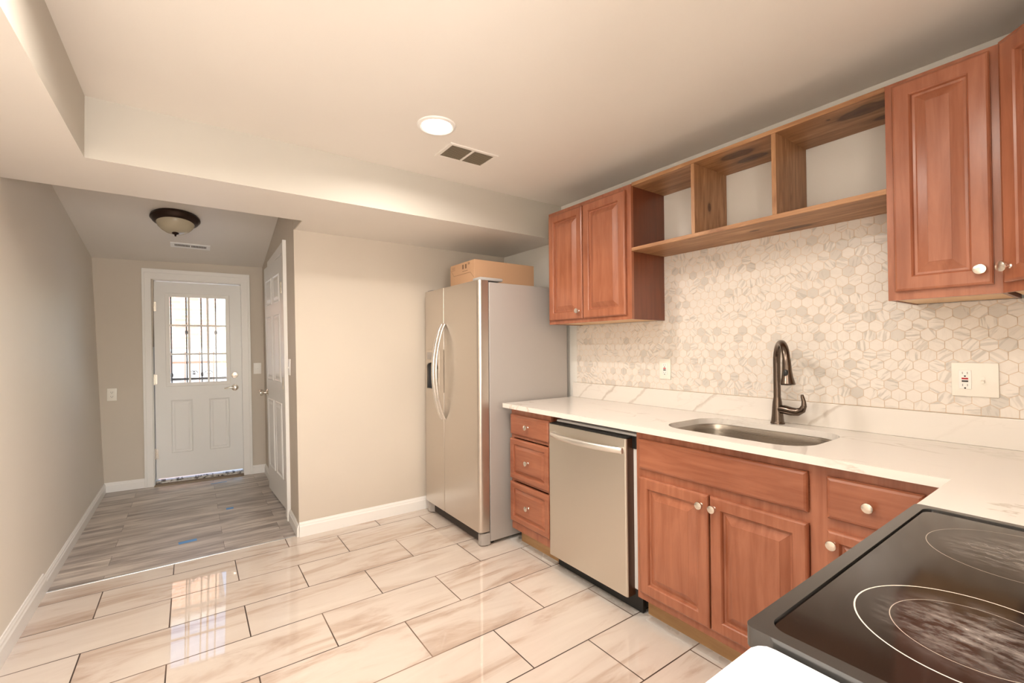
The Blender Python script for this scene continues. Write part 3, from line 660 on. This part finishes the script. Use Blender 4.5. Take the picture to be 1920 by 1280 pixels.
# ---------------------------------------------------------------- wall plates
def plate_root(name, label, cat, loc, n_dir, group=None):
    """local axes: x = right along the wall, y = out of the wall is -y, z = up"""
    o = bpy.data.objects.new(name, None); C.objects.link(o); nd = Vector(n_dir).normalized()
    a = math.atan2(nd.y, nd.x) + math.pi/2
    o.location = loc; o.rotation_euler = (0, 0, a); ROOT[o.name] = Vector((0,0,0)); return tag(o, label, cat, group)
def cover(root, w, h, m): part('cover_plate', MB().box(-w/2, w/2, -.006, 0, -h/2, h/2, .0025), m, root, True)
def duplex(root, x, m):
    for z in (.0195, -.0195):
        r_ = part('receptacle', MB().lathe([(.0165, 0), (.0165, .0085), (0, .0087)], (x, -.0, z), (0, -1, 0), 20, 1, .9), m, root, True)
        for xx in (x-.0065, x+.0065): part('slot', MB().box(xx-.001, xx+.001, -.0092, -.008, z-.002, z+.007), M_hole, r_, False)
        part('ground_hole', MB().lathe([(.0025, 0), (.0025, .0012), (0, .0012)], (x, -.008, z-.008), (0, -1, 0), 10), M_hole, r_, False)
def gfci(root, x, m):
    f = part('receptacle', MB().box(x-.0165, x+.0165, -.0085, 0, -.034, .034, .001), M_platew, root, True)
    for z in (.023, -.021):
        for xx in (x-.0064, x+.0064): part('slot', MB().box(xx-.0011, xx+.0011, -.0092, -.008, z-.003, z+.005), M_grey, f, False)
    for z in (.0125, -.031): part('ground_hole', MB().lathe([(.0028, 0), (.0028, .0012), (0, .0012)], (x, -.008, z), (0, -1, 0), 10), M_black, f, False)
    part('reset_button', MB().box(x-.0085, x+.0085, -.0105, -.008, .001, .0065, .0005), M_red, f, False, 'red reset button')
    part('test_button', MB().box(x-.0085, x+.0085, -.0105, -.008, -.0085, -.003, .0005), M_black, f, False, 'black test button')
def toggle(root, x, m):
    t = part('switch_toggle', MB().box(x-.005, x+.005, -.0075, 0, -.012, .012), m, root, False)
    part('lever', MB().prism([(x-.0042, -.005, .002), (x-.0042, -.005, -.008), (x-.0042, -.017, -.011), (x-.0042, -.018, -.004)], (.0084, 0, 0)), m, t, False)
p1 = plate_root('wall_outlet', 'ivory safety outlet on the hexagon tile between fridge and faucet', 'outlet', (1.705, -.009, 1.147), (0, -1, 0)); cover(p1, .078, .122, M_plate); gfci(p1, 0, M_plate)
p2 = plate_root('outlet_and_switch_plate', 'wide ivory plate with red-button outlet and toggle switch right of the faucet', 'outlet', (3.011, -.009, 1.153), (0, -1, 0)); cover(p2, .122, .122, M_plate); gfci(p2, -.024, M_plate); toggle(p2, .022, M_plate)
def epos(s, z, d=0): return ERT @ (LEAN @ Vector((d, s, z)))
ed = (math.cos(EA), math.sin(EA), 0)
p3 = plate_root('wall_outlet', 'ivory duplex outlet low on the hall end wall left of the entry door', 'outlet', epos(.068, .88), ed); cover(p3, .070, .115, M_plate); duplex(p3, 0, M_plate)
p4 = plate_root('light_switch', 'white toggle switch right of the entry door casing', 'light switch', epos(1.225, 1.085), ed); cover(p4, .070, .115, M_platew); toggle(p4, 0, M_platew)
p5 = plate_root('light_switch', 'white toggle switch on the hall side wall near the beige corner', 'light switch', (-.275, yr(-.275, 1.15)-.001, 1.15), (0, -1, 0)); cover(p5, .070, .118, M_platew); toggle(p5, 0, M_platew)

# ---------------------------------------------------------------- cabinets
KPROF = [(.0075, 0), (.0075, .002), (.005, .005), (.005, .014), (.0085, .017), (.0155, .020), (.0165, .024), (.0150, .0275), (.009, .0295), (0, .030)]
def knob(parent, pos, dirn=(0, -1, 0)): return part('knob', MB().lathe(KPROF, pos, dirn, 24), M_nickel, parent, True)
RAISED = [(0, 0), (0, .013), (.003, .017), (.008, .0195), (.046, .0195), (.050, .0155), (.053, .007), (.060, .006), (.090, .0180), (.0905, .0190), (.092, .0190)]
SLAB = [(0, 0), (0, .012), (.004, .0165), (.011, .0195), (.012, .0195)]
SMALL = [(0, 0), (0, .013), (.003, .017), (.008, .0195), (.034, .0195), (.037, .0155), (.040, .009), (.045, .0085), (.062, .018), (.064, .0185)]
def front(name, parent, x0, x1, z0, z1, y, style, m):
    return part(name, MB().rings(x0, x1, z0, z1, lambda a, b, d: (a, y-d, b), style), m, parent, False)
def carcass(mb, x0, x1, y0, y1, z0, z1, t=.016, top=False):
    mb.box(x0, x0+t, y0, y1, z0, z1).box(x1-t, x1, y0, y1, z0, z1).box(x0+t, x1-t, y0+.001, y1, z0, z0+t).box(x0+t, x1-t, y1-.008, y1, z0+t, z1)
    if top: mb.box(x0+t, x1-t, y0+.001, y1-.008, z1-t, z1)
    return mb

# base: drawer stack beside the fridge
bx = thing('base_cabinet', 'narrow cherry base cabinet of three drawers between fridge and dishwasher', 'cabinet', (1.145, -.6, 0))
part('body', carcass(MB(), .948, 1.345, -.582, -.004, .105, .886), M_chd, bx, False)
part('face_frame', MB().holed([(.948, -.602, .105), (1.345, -.602, .105), (1.345, -.602, .886), (.948, -.602, .886)],
     [[(.975, -.602, a), (1.318, -.602, a), (1.318, -.602, c), (.975, -.602, c)] for a, c in ((.15, .42), (.43, .70), (.715, .85))], (0, .019, 0)), M_ch, bx, False)
part('toe_kick', MB().box(.95, 1.345, -.528, -.515, 0, .105), M_toe, bx, False, 'unstained plywood toe kick')
for z0, z1, st in ((.720, .850, SLAB), (.435, .694, SMALL), (.160, .414, SMALL)):
    dw_ = front('drawer', bx, .955 if z0 > .5 and z0 > .7 else .95, 1.338, z0, z1, -.602, st, M_chh)
    knob(dw_, (1.146, -.6215 if st is SLAB else -.6205, (z0+z1)/2))
# sink base
sb = thing('base_cabinet', 'wide cherry sink cabinet with long false drawer above two doors', 'cabinet', (2.35, -.6, 0))
part('body', carcass(MB(), 1.968, 2.742, -.582, -.004, .105, .886), M_chd, sb, False)
part('face_frame', MB().holed([(1.968, -.602, .105), (2.742, -.602, .105), (2.742, -.602, .886), (1.968, -.602, .886)],
     [[(2.01, -.602, .15), (2.70, -.602, .15), (2.70, -.602, .67), (2.01, -.602, .67)], [(2.01, -.602, .72), (2.70, -.602, .72), (2.70, -.602, .84), (2.01, -.602, .84)]], (0, .019, 0)), M_ch, sb, False)
part('toe_kick', MB().box(1.968, 2.742, -.528, -.515, 0, .105), M_toe, sb, False, 'unstained plywood toe kick')
front('false_drawer_front', sb, 1.990, 2.699, .715, .853, -.602, SLAB, M_chh)
d1 = front('door', sb, 1.990, 2.336, .143, .678, -.602, RAISED, M_ch); knob(d1, (2.309, -.6205, .635))
d2 = front('door', sb, 2.343, 2.698, .143, .678, -.602, RAISED, M_ch); knob(d2, (2.365, -.6205, .635))
# right base
rb = thing('base_cabinet', 'cherry base cabinet with one drawer over a door in the corner beside the stove', 'cabinet', (2.92, -.6, 0))
part('body', carcass(MB(), 2.742, 3.085, -.582, -.004, .105, .886), M_chd, rb, False)
part('face_frame', MB().holed([(2.742, -.602, .105), (3.085, -.602, .105), (3.085, -.602, .886), (2.742, -.602, .886)],
     [[(2.775, -.602, .15), (2.985, -.602, .15), (2.985, -.602, .67), (2.775, -.602, .67)], [(2.775, -.602, .72), (2.985, -.602, .72), (2.985, -.602, .84), (2.775, -.602, .84)]], (0, .019, 0)), M_ch, rb, False)
part('toe_kick', MB().box(2.742, 3.085, -.528, -.515, 0, .105), M_toe, rb, False)
d3 = front('drawer', rb, 2.755, 2.999, .715, .851, -.602, SLAB, M_chh); knob(d3, (2.873, -.6215, .785))
d4 = front('door', rb, 2.755, 2.999, .143, .677, -.602, SMALL, M_ch); knob(d4, (2.775, -.6205, .637))
cbb = thing('base_cabinet', 'hidden corner cabinet beneath the counter end beyond the stove', 'cabinet', (3.4, -.5, 0))
part('body', carcass(MB(), 3.088, 3.732, -.98, -.004, .105, .886), M_chd, cbb, False)
part('toe_kick', MB().box(3.12, 3.132, -.97, -.05, 0, .105).box(3.12, 3.73, -.97, -.958, 0, .105), M_toe, cbb, False)
part('face_frame', MB().box(3.0875, 3.0879, -.97, -.62, .105, .886), M_ch, cbb, False)

# upper cabinets
uc = thing('wall_cabinet', 'cherry two-door wall cabinet above the fridge end of the counter', 'cabinet', (1.35, -.15, 1.437))
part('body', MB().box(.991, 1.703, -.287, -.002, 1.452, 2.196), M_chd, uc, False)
part('bottom_panel', MB().box(1.003, 1.691, -.285, -.003, 1.440, 1.452), M_raw, uc, False, 'unfinished pale underside')
for x in (.991, 1.691): part('side_lip', MB().box(x, x+.012, -.287, -.002, 1.437, 1.452), M_chd, uc, False)
part('face_frame', MB().holed([(.991, -.306, 1.437), (1.705, -.306, 1.437), (1.705, -.306, 2.198), (.991, -.306, 2.198)], [[(1.03, -.306, 1.48), (1.66, -.306, 1.48), (1.66, -.306, 2.15), (1.03, -.306, 2.15)]], (0, .019, 0)), M_ch, uc, False)
e1 = front('door', uc, 1.006, 1.328, 1.462, 2.172, -.306, RAISED, M_ch); knob(e1, (1.297, -.3245, 1.511))
e2 = front('door', uc, 1.335, 1.672, 1.462, 2.172, -.306, RAISED, M_ch)
ur = thing('wall_cabinet', 'tall cherry one-door wall cabinet right of the open shelves', 'cabinet', (2.99, -.15, 1.437))
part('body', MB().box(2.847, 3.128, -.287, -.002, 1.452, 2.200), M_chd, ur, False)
part('bottom_panel', MB().box(2.857, 3.118, -.285, -.003, 1.440, 1.452), M_raw, ur, False, 'unfinished pale underside')
for x in (2.847, 3.118): part('side_lip', MB().box(x, x+.010, -.287, -.002, 1.437, 1.452), M_chd, ur, False)
part('face_frame', MB().holed([(2.845, -.306, 1.437), (3.130, -.306, 1.437), (3.130, -.306, 2.202), (2.845, -.306, 2.202)], [[(2.88, -.306, 1.48), (3.09, -.306, 1.48), (3.09, -.306, 2.15), (2.88, -.306, 2.15)]], (0, .019, 0)), M_ch, ur, False)
e3 = front('door', ur, 2.867, 3.105, 1.466, 2.186, -.306, RAISED, M_ch); knob(e3, (3.079, -.3245, 1.512))
# corner cabinet with a diagonal face
uk = thing('wall_cabinet', 'cherry corner wall cabinet with diagonal door at the right edge', 'cabinet', (3.45, -.3, 1.437))
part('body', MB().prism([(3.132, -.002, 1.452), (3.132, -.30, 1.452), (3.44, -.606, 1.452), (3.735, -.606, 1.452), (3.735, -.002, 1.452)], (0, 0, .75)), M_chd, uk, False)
part('bottom_panel', MB().prism([(3.145, -.006, 1.440), (3.145, -.28, 1.440), (3.435, -.585, 1.440), (3.73, -.60, 1.440), (3.73, -.006, 1.440)], (0, 0, .012)), M_raw, uk, False, 'unfinished pale underside')
s2 = math.sqrt(.5); K0 = Vector((3.132, -.306, 0)); KA = Vector((s2, -s2, 0)); KN = Vector((-s2, -s2, 0))
def kf(a, b_, dd): return K0 + KA*a + KN*dd + Vector((0, 0, b_))
L_ = .435
part('face_frame', MB().holed([kf(0, 1.437, 0), kf(L_, 1.437, 0), kf(L_, 2.202, 0), kf(0, 2.202, 0)], [[kf(.04, 1.48, 0), kf(L_-.04, 1.48, 0), kf(L_-.04, 2.15, 0), kf(.04, 2.15, 0)]], KN*-.019 if False else KN*.012), M_ch, uk, False)
e4 = part('door', MB().rings(.022, L_-.02, 1.466, 2.186, lambda a, b_, dd: kf(a, b_, dd+.012), RAISED), M_ch, uk, False)
knob(e4, kf(.048, 1.511, .0305), KN)

# open shelf unit
sh = thing('open_shelf', 'knotty pine open shelf with three cubbies between the wall cabinets', 'shelf', (2.27, -.15, 1.82))
part('top_board', MB().box(1.705, 2.845, -.302, -.003, 2.186, 2.205, .002), M_pinex, sh, False)
part('bottom_board', MB().box(1.705, 2.845, -.305, -.003, 1.818, 1.838, .002), M_pinex, sh, False)
for x in (2.074, 2.455): part('divider', MB().box(x, x+.019, -.300, -.003, 1.838, 2.186, .001), M_pinez, sh, False)

# ---------------------------------------------------------------- backsplash tiles
def clip(poly, x0, x1, z0, z1):
    for ax_, lim, sg in ((0, x0, 1), (0, x1, -1), (1, z0, 1), (1, z1, -1)):
        out = []
        for i in range(len(poly)):
            p, q = poly[i], poly[(i+1) % len(poly)]
            ip = (p[ax_]-lim)*sg >= 0; iq = (q[ax_]-lim)*sg >= 0
            if ip: out.append(p)
            if ip != iq:
                t = (lim-p[ax_])/(q[ax_]-p[ax_]); out.append((p[0]+t*(q[0]-p[0]), p[1]+t*(q[1]-p[1])))
        poly = out
        if len(poly) < 3: return None
    return poly
me = bpy.data.meshes.new('tile_backsplash'); hb = bmesh.new()
cols = []
pw = .0462; R_ = pw/math.sqrt(3); rr_ = R_-.0011; row = 0; z = 1.0
while z < 1.90:
    x = .90 + (pw/2 if row % 2 else 0)
    while x < 3.78:
        hx = [(x+rr_*math.sin(math.pi/3*k), z+rr_*math.cos(math.pi/3*k)) for k in range(6)]
        rc_ = (random.random(), random.random(), random.random())
        for rect in ((.945, 3.738, 1.026, 1.437), (1.7035, 2.8465, 1.437, 1.834)):
            pl = clip(hx, *rect)
            if pl:
                ff = hb.faces.new([hb.verts.new((a, -.008, c)) for a, c in pl]); cols.append(rc_)
        x += pw
    z += R_*1.5; row += 1
bmesh.ops.recalc_face_normals(hb, faces=hb.faces[:])
for f in hb.faces:
    if f.normal.y > 0: f.normal_flip()
hb.to_mesh(me); hb.free()
at = me.color_attributes.new('tile_random', 'FLOAT_COLOR', 'CORNER')
for p_ in me.polygons:
    for li in p_.loop_indices: at.data[li].color = (*cols[p_.index], 1)
bs = thing('tile_backsplash', 'cream marble hexagon mosaic backsplash behind the counter', 'backsplash', (2.3, 0, 1.02))
ho = bpy.data.objects.new('hexagon_tiles', me); C.objects.link(ho); me.materials.append(M_hex)
me.transform(Matrix.Translation(Vector((-2.3, 0, -1.02)))); ho.parent = bs
part('grout', MB().box(.945, 3.738, -.0068, -.0005, 1.024, 1.437).box(1.7035, 2.8465, -.0068, -.0005, 1.437, 1.835), M_grout, bs, False)

# ---------------------------------------------------------------- countertops
def rrect(cx, cy, hx_, hy_, r, z, n=8):
    P = []
    for sx, sy, a0 in ((1, 1, 0), (-1, 1, 90), (-1, -1, 180), (1, -1, 270)):
        for k in range(n+1):
            a = math.radians(a0+90*k/n); P.append((cx+sx*(hx_-r)+r*math.cos(a), cy+sy*(hy_-r)+r*math.sin(a), z))
    return P
ct = thing('countertop', 'cream veined quartz countertop with the sink cutout along the tiled wall', 'countertop', (2.3, -.3, .889))
SINK = rrect(2.362, -.348, .306, .214, .125, .889)
part('slab', MB().holed([(.912, -.65, .889), (3.061, -.65, .889), (3.061, -.988, .889), (3.738, -.988, .889), (3.738, -.001, .889), (.912, -.001, .889)], [SINK], (0, 0, .028)), M_q, ct, False)
part('upstand', MB().box(.912, 3.738, -.021, -.001, .9172, 1.0235, .0015), M_qu, ct, False, 'quartz upstand with bold grey diagonal veins')
nc = MB().prism([(3.088+.02, -1.748, .889), (3.738, -1.748, .889), (3.738, -2.36, .889), (3.088, -2.36, .889), (3.088, -1.768, .889), (3.0915, -1.757, .889), (3.098, -1.750, .889)], (0, 0, .028))
ncr = thing('countertop', 'countertop whitened as if strongly lit, with rounded corner in front of the stove at the bottom', 'countertop', (3.4, -2.05, .889))
part('slab', nc, M_qw, ncr, False)
nb = thing('base_cabinet', 'cherry base cabinet beneath the whitened near countertop', 'cabinet', (3.4, -2.05, 0))
part('body', MB().box(3.112, 3.735, -2.34, -1.752, .105, .8885), M_chd, nb, False); part('toe_kick', MB().box(3.17, 3.735, -2.33, -1.76, 0, .105), M_toe, nb, False)

# sink bowl
sk = bmesh.new(); prs = []
for (dx, z, r) in ((.030, .8885, .14), (.006, .8885, .128), (.004, .882, .126), (.0, .86, .12), (-.006, .74, .115), (-.02, .712, .10), (-.045, .70, .08)):
    prs.append([sk.verts.new(p) for p in rrect(2.362, -.348, .306+dx, .214+dx, max(r, .03), z)])
for a, c in zip(prs, prs[1:]):
    for i in range(len(a)): sk.faces.new((a[i], a[(i+1) % len(a)], c[(i+1) % len(a)], c[i]))
sk.faces.new(prs[-1])
bmesh.ops.recalc_face_normals(sk, faces=sk.faces[:])
bmesh.ops.reverse_faces(sk, faces=sk.faces[:])
m_ = MB(); m_.add(sk)
si = thing('kitchen_sink', 'stainless steel undermount sink bowl below the faucet', 'sink', (2.362, -.348, .70))
so = part('bowl', m_, M_steelsink, si, True); sol = so.modifiers.new('thickness', 'SOLIDIFY'); sol.thickness = .0012; sol.offset = -1
part('drain', MB().lathe([(0, .001), (.025, .001), (.040, .004), (.045, .002), (.045, 0)], (2.362, -.32, .701), (0, 0, 1), 28), M_handle, si)

# faucet
fa = thing('kitchen_faucet', 'tall brushed bronze gooseneck pull-down faucet behind the sink', 'faucet', (2.366, -.08, .917))
FX, FY = 2.366, -.080
part('base', MB().lathe([(.030, 0), (.030, .004), (.0285, .008), (.0265, .014), (.0262, .02), (.0235, .045), (.0215, .075), (.0195, .1), (.0165, .118), (.0155, .123)], (FX, FY, .917), (0, 0, 1), 32), M_faucet, fa)
sd_ = Vector((.105, -.142, 0)).normalized(); r_arc = .086
neck = [(FX, FY, 1.038), (FX, FY, 1.10), (FX, FY, 1.15), (FX, FY, 1.20)]
for k in range(1, 13):
    a = math.pi*k/12.6; q = Vector((FX, FY, 1.205)) + sd_*(r_arc*(1-math.cos(a))) + Vector((0, 0, r_arc*math.sin(a)*1.02)); neck.append(tuple(q))
part('gooseneck', MB().tube(neck, .0152, 20), M_faucet, fa)
pe = Vector(neck[-1]); dd_ = (pe-Vector(neck[-2])).normalized(); dd_ = (dd_+Vector((0, 0, -.9))).normalized()
hd = part('spray_head', MB().lathe([(.0153, -.006), (.0163, 0), (.017, .012), (.0188, .045), (.0228, .075), (.0285, .098), (.0295, .104), (.027, .107), (.018, .108), (.016, .104), (0, .103)], pe, dd_, 28), M_faucet, fa)
camd = (Vector((3.37, -2.32, 1.28))-pe); camd = (camd-camd.dot(dd_)*dd_).normalized()
bdir = Vector((.12, -.99, 0)).normalized()
bt = pe + dd_*.055 + (sd_*.75+Vector((0,0,.1))).normalized()*.014
part('spray_button', MB().lathe([(0, -.004), (.0095, 0), (.0095, .004), (.007, .007), (0, .008)], pe+dd_*.055+bdir*.0180, bdir, 20, 1., 1.6), M_black, hd)
hx_ = [(FX+.005, FY, .985), (FX+.035, FY-.004, .986), (FX+.065, FY-.008, .981), (FX+.092, FY-.01, .982), (FX+.110, FY-.011, .993), (FX+.118, FY-.012, 1.012), (FX+.117, FY-.012, 1.032), (FX+.112, FY-.012, 1.052), (FX+.111, FY-.012, 1.062)]
part('handle', MB().tube(hx_, [.019, .0205, .0195, .0175, .0145, .011, .0085, .0075, .005], 18), M_faucet, fa)

# ---------------------------------------------------------------- dishwasher
dwr = thing('dishwasher', 'stainless steel dishwasher with bowed bar handle between the cherry cabinets', 'dishwasher', (1.65, -.6, 0))
part('tub', MB().box(1.362, 1.9655, -.574, -.02, .115, .860, .006), M_white, dwr, False)
part('gasket_strip', MB().box(1.360, 1.950, -.584, -.5735, .790, .850, .003), M_black, dwr, False, 'black rubber strip along the top of the door')
def dwp():
    mb = MB()
    # front skin, slightly rolled at the left and right edges
    pr = [(1.352, -.585), (1.352, -.618), (1.355, -.624), (1.362, -.6265), (1.915, -.6265), (1.922, -.624), (1.925, -.619), (1.925, -.585)]
    mb.prism([(x, y, .088) for x, y in pr], (0, 0, .752)); return mb
ddr = part('door', dwp(), M_steeldw, dwr, False)
part('door_edge', MB().box(1.9235, 1.9262, -.619, -.570, .088, .84).box(1.352, 1.9235, -.585, -.570, .088, .84), mat('door_side_bronze', (.10, .045, .025), .35, .5), ddr, False, 'dark bronze coloured side of the door')
part('top_cap', MB().box(1.354, 1.924, -.622, -.572, .8395, .846, .002), M_black, ddr, False)
N = 20; hp = []; hr_ = []
for i in range(N+1):
    t = i/N; x = 1.392+t*.512; hp.append((x, -.634-.042*math.sin(math.pi*t)**.8 if 0 < t < 1 else -.634, .783)); hr_.append((.0165, .0135))
part('handle', MB().tube(hp, hr_, 16, updir=(0, 0, 1)).box(1.384, 1.404, -.645, -.622, .767, .799, .006).box(1.892, 1.912, -.645, -.622, .767, .799, .006), M_handle2, ddr, True, 'polished bowed bar handle')
part('toe_panel', MB().box(1.347, 1.955, -.552, -.548, .004, .112).box(1.347, 1.955, -.548, -.53, .004, .008).box(1.951, 1.955, -.5475, -.53, .008, .1), M_black, dwr, False, 'black kick panel')
for x in (1.40, 1.90): part('foot', MB().lathe([(.016, 0), (.016, .006), (.006, .008), (.006, .116)], (x, -.50, 0), (0, 0, 1), 12), M_grey, dwr)

# ---------------------------------------------------------------- fridge
fg = thing('refrigerator', 'stainless side-by-side refrigerator with curved bar handles and ice dispenser', 'refrigerator', (.48, -.4, 0))
part('cabinet', MB().box(.068, .886, -.732, -.05, .022, 1.712, .004), M_side, fg, False)
FYF = -.812
def doorslab(x0, x1, rl, rr):
    """door outline seen from above, convex front"""
    pts = [(x0, -.740), (x0, FYF+rl)]
    for k in range(1, 7):
        a = math.pi/2*k/6; pts.append((x0+rl*(1-math.cos(a)), FYF+rl-rl*math.sin(a)))
    for k in range(0, 7):
        a = math.pi/2*k/6; pts.append((x1-rr*(1-math.sin(a)), FYF+rr-rr*math.cos(a)))
    pts.append((x1, -.740)); return pts
dps = [(.066, .386, .014, .004), (.392, .886, .004, .026)]
mb = MB()
# left door: slab with dispenser opening
zs = (.092, 1.722)
mb.prism([(x, y, .092) for x, y in doorslab(*dps[0])], (0, 0, .862))
mb.prism([(x, y, 1.268) for x, y in doorslab(*dps[0])], (0, 0, .454))
mb.prism([(x, y, .954) for x, y in [(.066, -.740), (.066, FYF+.014), (.0701, FYF+.0041), (.08, FYF), (.088, FYF), (.088, -.740)]], (0, 0, .314))
mb.box(.312, .386, FYF, -.740, .954, 1.268); mb.box(.088, .312, -.752, -.740, .954, 1.268)
fdl = part('freezer_door', mb, M_steel, fg, True)
dsp = part('dispenser', MB().holed([(.0885, -.814, .9545), (.3115, -.814, .9545), (.3115, -.814, 1.2675), (.0885, -.814, 1.2675)], [[(.104, -.814, .972), (.296, -.814, .972), (.296, -.814, 1.145)] + [(.200+.096*math.cos(a), -.814, 1.145+.028*math.sin(a)) for a in [math.pi*k/10 for k in range(1, 10)]] + [(.104, -.814, 1.145)]], (0, .012, 0)), M_steel, fdl, False, 'dispenser surround')
part('recess', MB().box(.096, .304, -.7525, -.7522, .96, 1.19).box(.096, .104, -.80, -.7525, .96, 1.18).box(.296, .304, -.80, -.7525, .96, 1.18).box(.096, .304, -.802, -.7525, .9575, .972), mat('dispenser_grey', (.10, .10, .105), .3, .3), dsp, False, 'dark dispenser recess')
part('paddle', MB().box(.165, .235, -.775, -.765, 1.0, 1.12, .004), M_grey, dsp, True)
part('control_panel', MB().box(.110, .290, -.8155, -.8135, 1.195, 1.25, .0008), M_side, dsp, True)
fdr = part('fridge_door', MB().prism([(x, y, .092) for x, y in doorslab(*dps[1])], (0, 0, 1.63)), M_steel, fg, True)
for par, x in ((fdl, .366), (fdr, .412)):
    P = []; 
    for i in range(25):
        t = i/24; P.append((x, FYF-.006-.072*math.sin(math.pi*t)**.75 if 0 < t < 1 else FYF-.006, .765+t*.69))
    hb_ = MB().tube(P, [(.010, .015)]*25, 14, updir=(0, -1, 0))
    part('handle', hb_, M_handle, par, True, 'curved bright bar handle')
part('hinge_cover', MB().box(.79, .884, -.80, -.62, 1.7215, 1.742, .006), M_grey, fg, True, 'pale plastic hinge cover'); 
part('hinge_cover', MB().box(.07, .15, -.79, -.66, 1.7215, 1.736, .006), M_grey, fg, True)
part('base_grille', MB().box(.09, .86, -.770, -.733, .012, .075), M_hole, fg, False)
part('foot_cover', MB().prism([(.80, -.80, .018), (.884, -.80, .018), (.889, -.735, .018), (.889, -.60, .018), (.80, -.733, .018)] if False else [(.815, -.765, .006), (.84, -.80, .006), (.872, -.80, .006), (.888, -.775, .006), (.888, -.7335, .006), (.815, -.7335, .006)], (0, 0, .075), .004), M_side, fg, True)
part('foot_cover', MB().prism([(.068, -.7335, .006), (.068, -.775, .006), (.084, -.80, .006), (.12, -.80, .006), (.145, -.765, .006), (.145, -.7335, .006)], (0, 0, .075), .004), M_side, fg, True)
for x in (.11, .84):
    for y in (-.70, -.10): part('foot', MB().lathe([(.02, 0), (.02, .012), (.008, .014), (.008, .03)], (x, y, 0), (0, 0, 1), 12), M_black, fg)

# cardboard box on the fridge
cb = thing('cardboard_box', 'brown cardboard box lying on top of the refrigerator', 'box', (.58, -.5, 1.7225))
part('carton', MB().box(.405, .752, -.762, -.252, 1.7227, 1.882, .002), M_card, cb, False)
ink = MB()
y_ = -.7628
for x in (.585, .625): ink.box(x, x+.020, y_, -.7625, 1.835, 1.866)
for z in (1.862, 1.852, 1.842): ink.box(.43, .48, y_, -.7625, z, z+.002)
for z in (1.866, 1.858): ink.box(.665, .69, y_, -.7625, z, z+.004)
for x0, x1, z in ((.46, .70, 1.800), ): ink.box(x0, x1, y_, -.7625, z, z+.002)
ink.prism([(.412, y_, 1.850), (.415, y_, 1.850), (.462, y_, 1.801), (.459, y_, 1.801)], (0, .0003, 0)); ink.prism([(.697, y_, 1.801), (.700, y_, 1.801), (.745, y_, 1.76), (.742, y_, 1.76)], (0, .0003, 0))
ink.box(.585, .66, y_, -.7625, 1.818, 1.821)
part('printing', ink, M_cardink, cb, False)

# ---------------------------------------------------------------- stove
sv = thing('electric_stove', 'black glass-top electric stove with printed burner rings at bottom right', 'stove', (3.4, -1.365, 0))
part('body', MB().box(3.088, 3.735, -1.738, -.996, .05, .905), M_black, sv, False)
# frame with rounded outer lip, opening for the glass
glz = rrect((3.083+3.70)/2, (-1.010-1.722)/2, (3.70-3.088)/2, (1.722-1.012)/2, .022, .906, 6)
outer = rrect((3.066+3.736)/2, -1.3675, (3.736-3.066)/2, .3745, .012, .900, 6)
fm = MB().holed(outer, [[(p[0], p[1], .900) for p in glz]], (0, 0, .026))
part('frame', fm, M_enamel, sv, False)
part('glass_top', MB().prism([(3.3915+(p[0]-3.3915)*.994, -1.367+(p[1]+1.366)*.996, .905) for p in glz], (0, 0, .0175)), M_ceran, sv, False, 'black ceramic glass with scuffed burner areas')
def ring(cx, cy, r, w, z=.9226):
    b = bmesh.new(); n_ = 72; a_ = [b.verts.new((cx+(r-w)*math.cos(2*math.pi*k/n_), cy+(r-w)*math.sin(2*math.pi*k/n_), z)) for k in range(n_)]
    c_ = [b.verts.new((cx+r*math.cos(2*math.pi*k/n_), cy+r*math.sin(2*math.pi*k/n_), z)) for k in range(n_)]
    for k in range(n_): b.faces.new((a_[k], c_[k], c_[(k+1) % n_], a_[(k+1) % n_]))
    m = MB(); m.add(b); return m
for cx, cy, rs_ in ((3.245, -1.533, (.121, .083)), (3.247, -1.180, (.122,)), (3.54, -1.53, (.09,)), (3.54, -1.20, (.11, .07))):
    for i, r in enumerate(rs_): part('burner_ring', ring(cx, cy, r, .0019 if (i == 0 and cy < -1.4) else .0011), M_ring if (i == 0 and cy < -1.4) else M_ring2, sv, False)
part('oven_door', MB().box(3.064, 3.088, -1.730, -1.004, .17, .86, .003), M_enamel, sv, False)
part('oven_handle', MB().tube([(3.066, -1.66, .80), (3.030, -1.65, .80), (3.026, -1.60, .80), (3.026, -1.13, .80), (3.030, -1.08, .80), (3.066, -1.07, .80)], .010, 12), M_black, sv)
part('leg', MB().box(3.10, 3.13, -1.70, -1.67, 0, .05).box(3.10, 3.13, -1.06, -1.03, 0, .05).box(3.69, 3.72, -1.70, -1.67, 0, .05).box(3.69, 3.72, -1.06, -1.03, 0, .05), M_black, sv, False)

# ---------------------------------------------------------------- painter's tape on the plank floor
for (x, y, w_, h_, a, lab) in ((-.375, -2.336, .10, .042, .08, 'blue tape piece on the grey planks nearest the tile floor'), (-.948, -2.062, .05, .045, -.05, 'small blue tape piece in the middle of the grey planks'), (-1.84, -2.10, .13, .02, 0, 'thin blue tape strip beside the entry door sill')):
    o = part('painters_tape', MB().box(-h_/2, h_/2, -w_/2, w_/2, 0, .0006), M_tape, None, False)
    o.location = (x, y, -.0028); o.rotation_euler = (0, 0, a); tag(o, lab, 'tape')
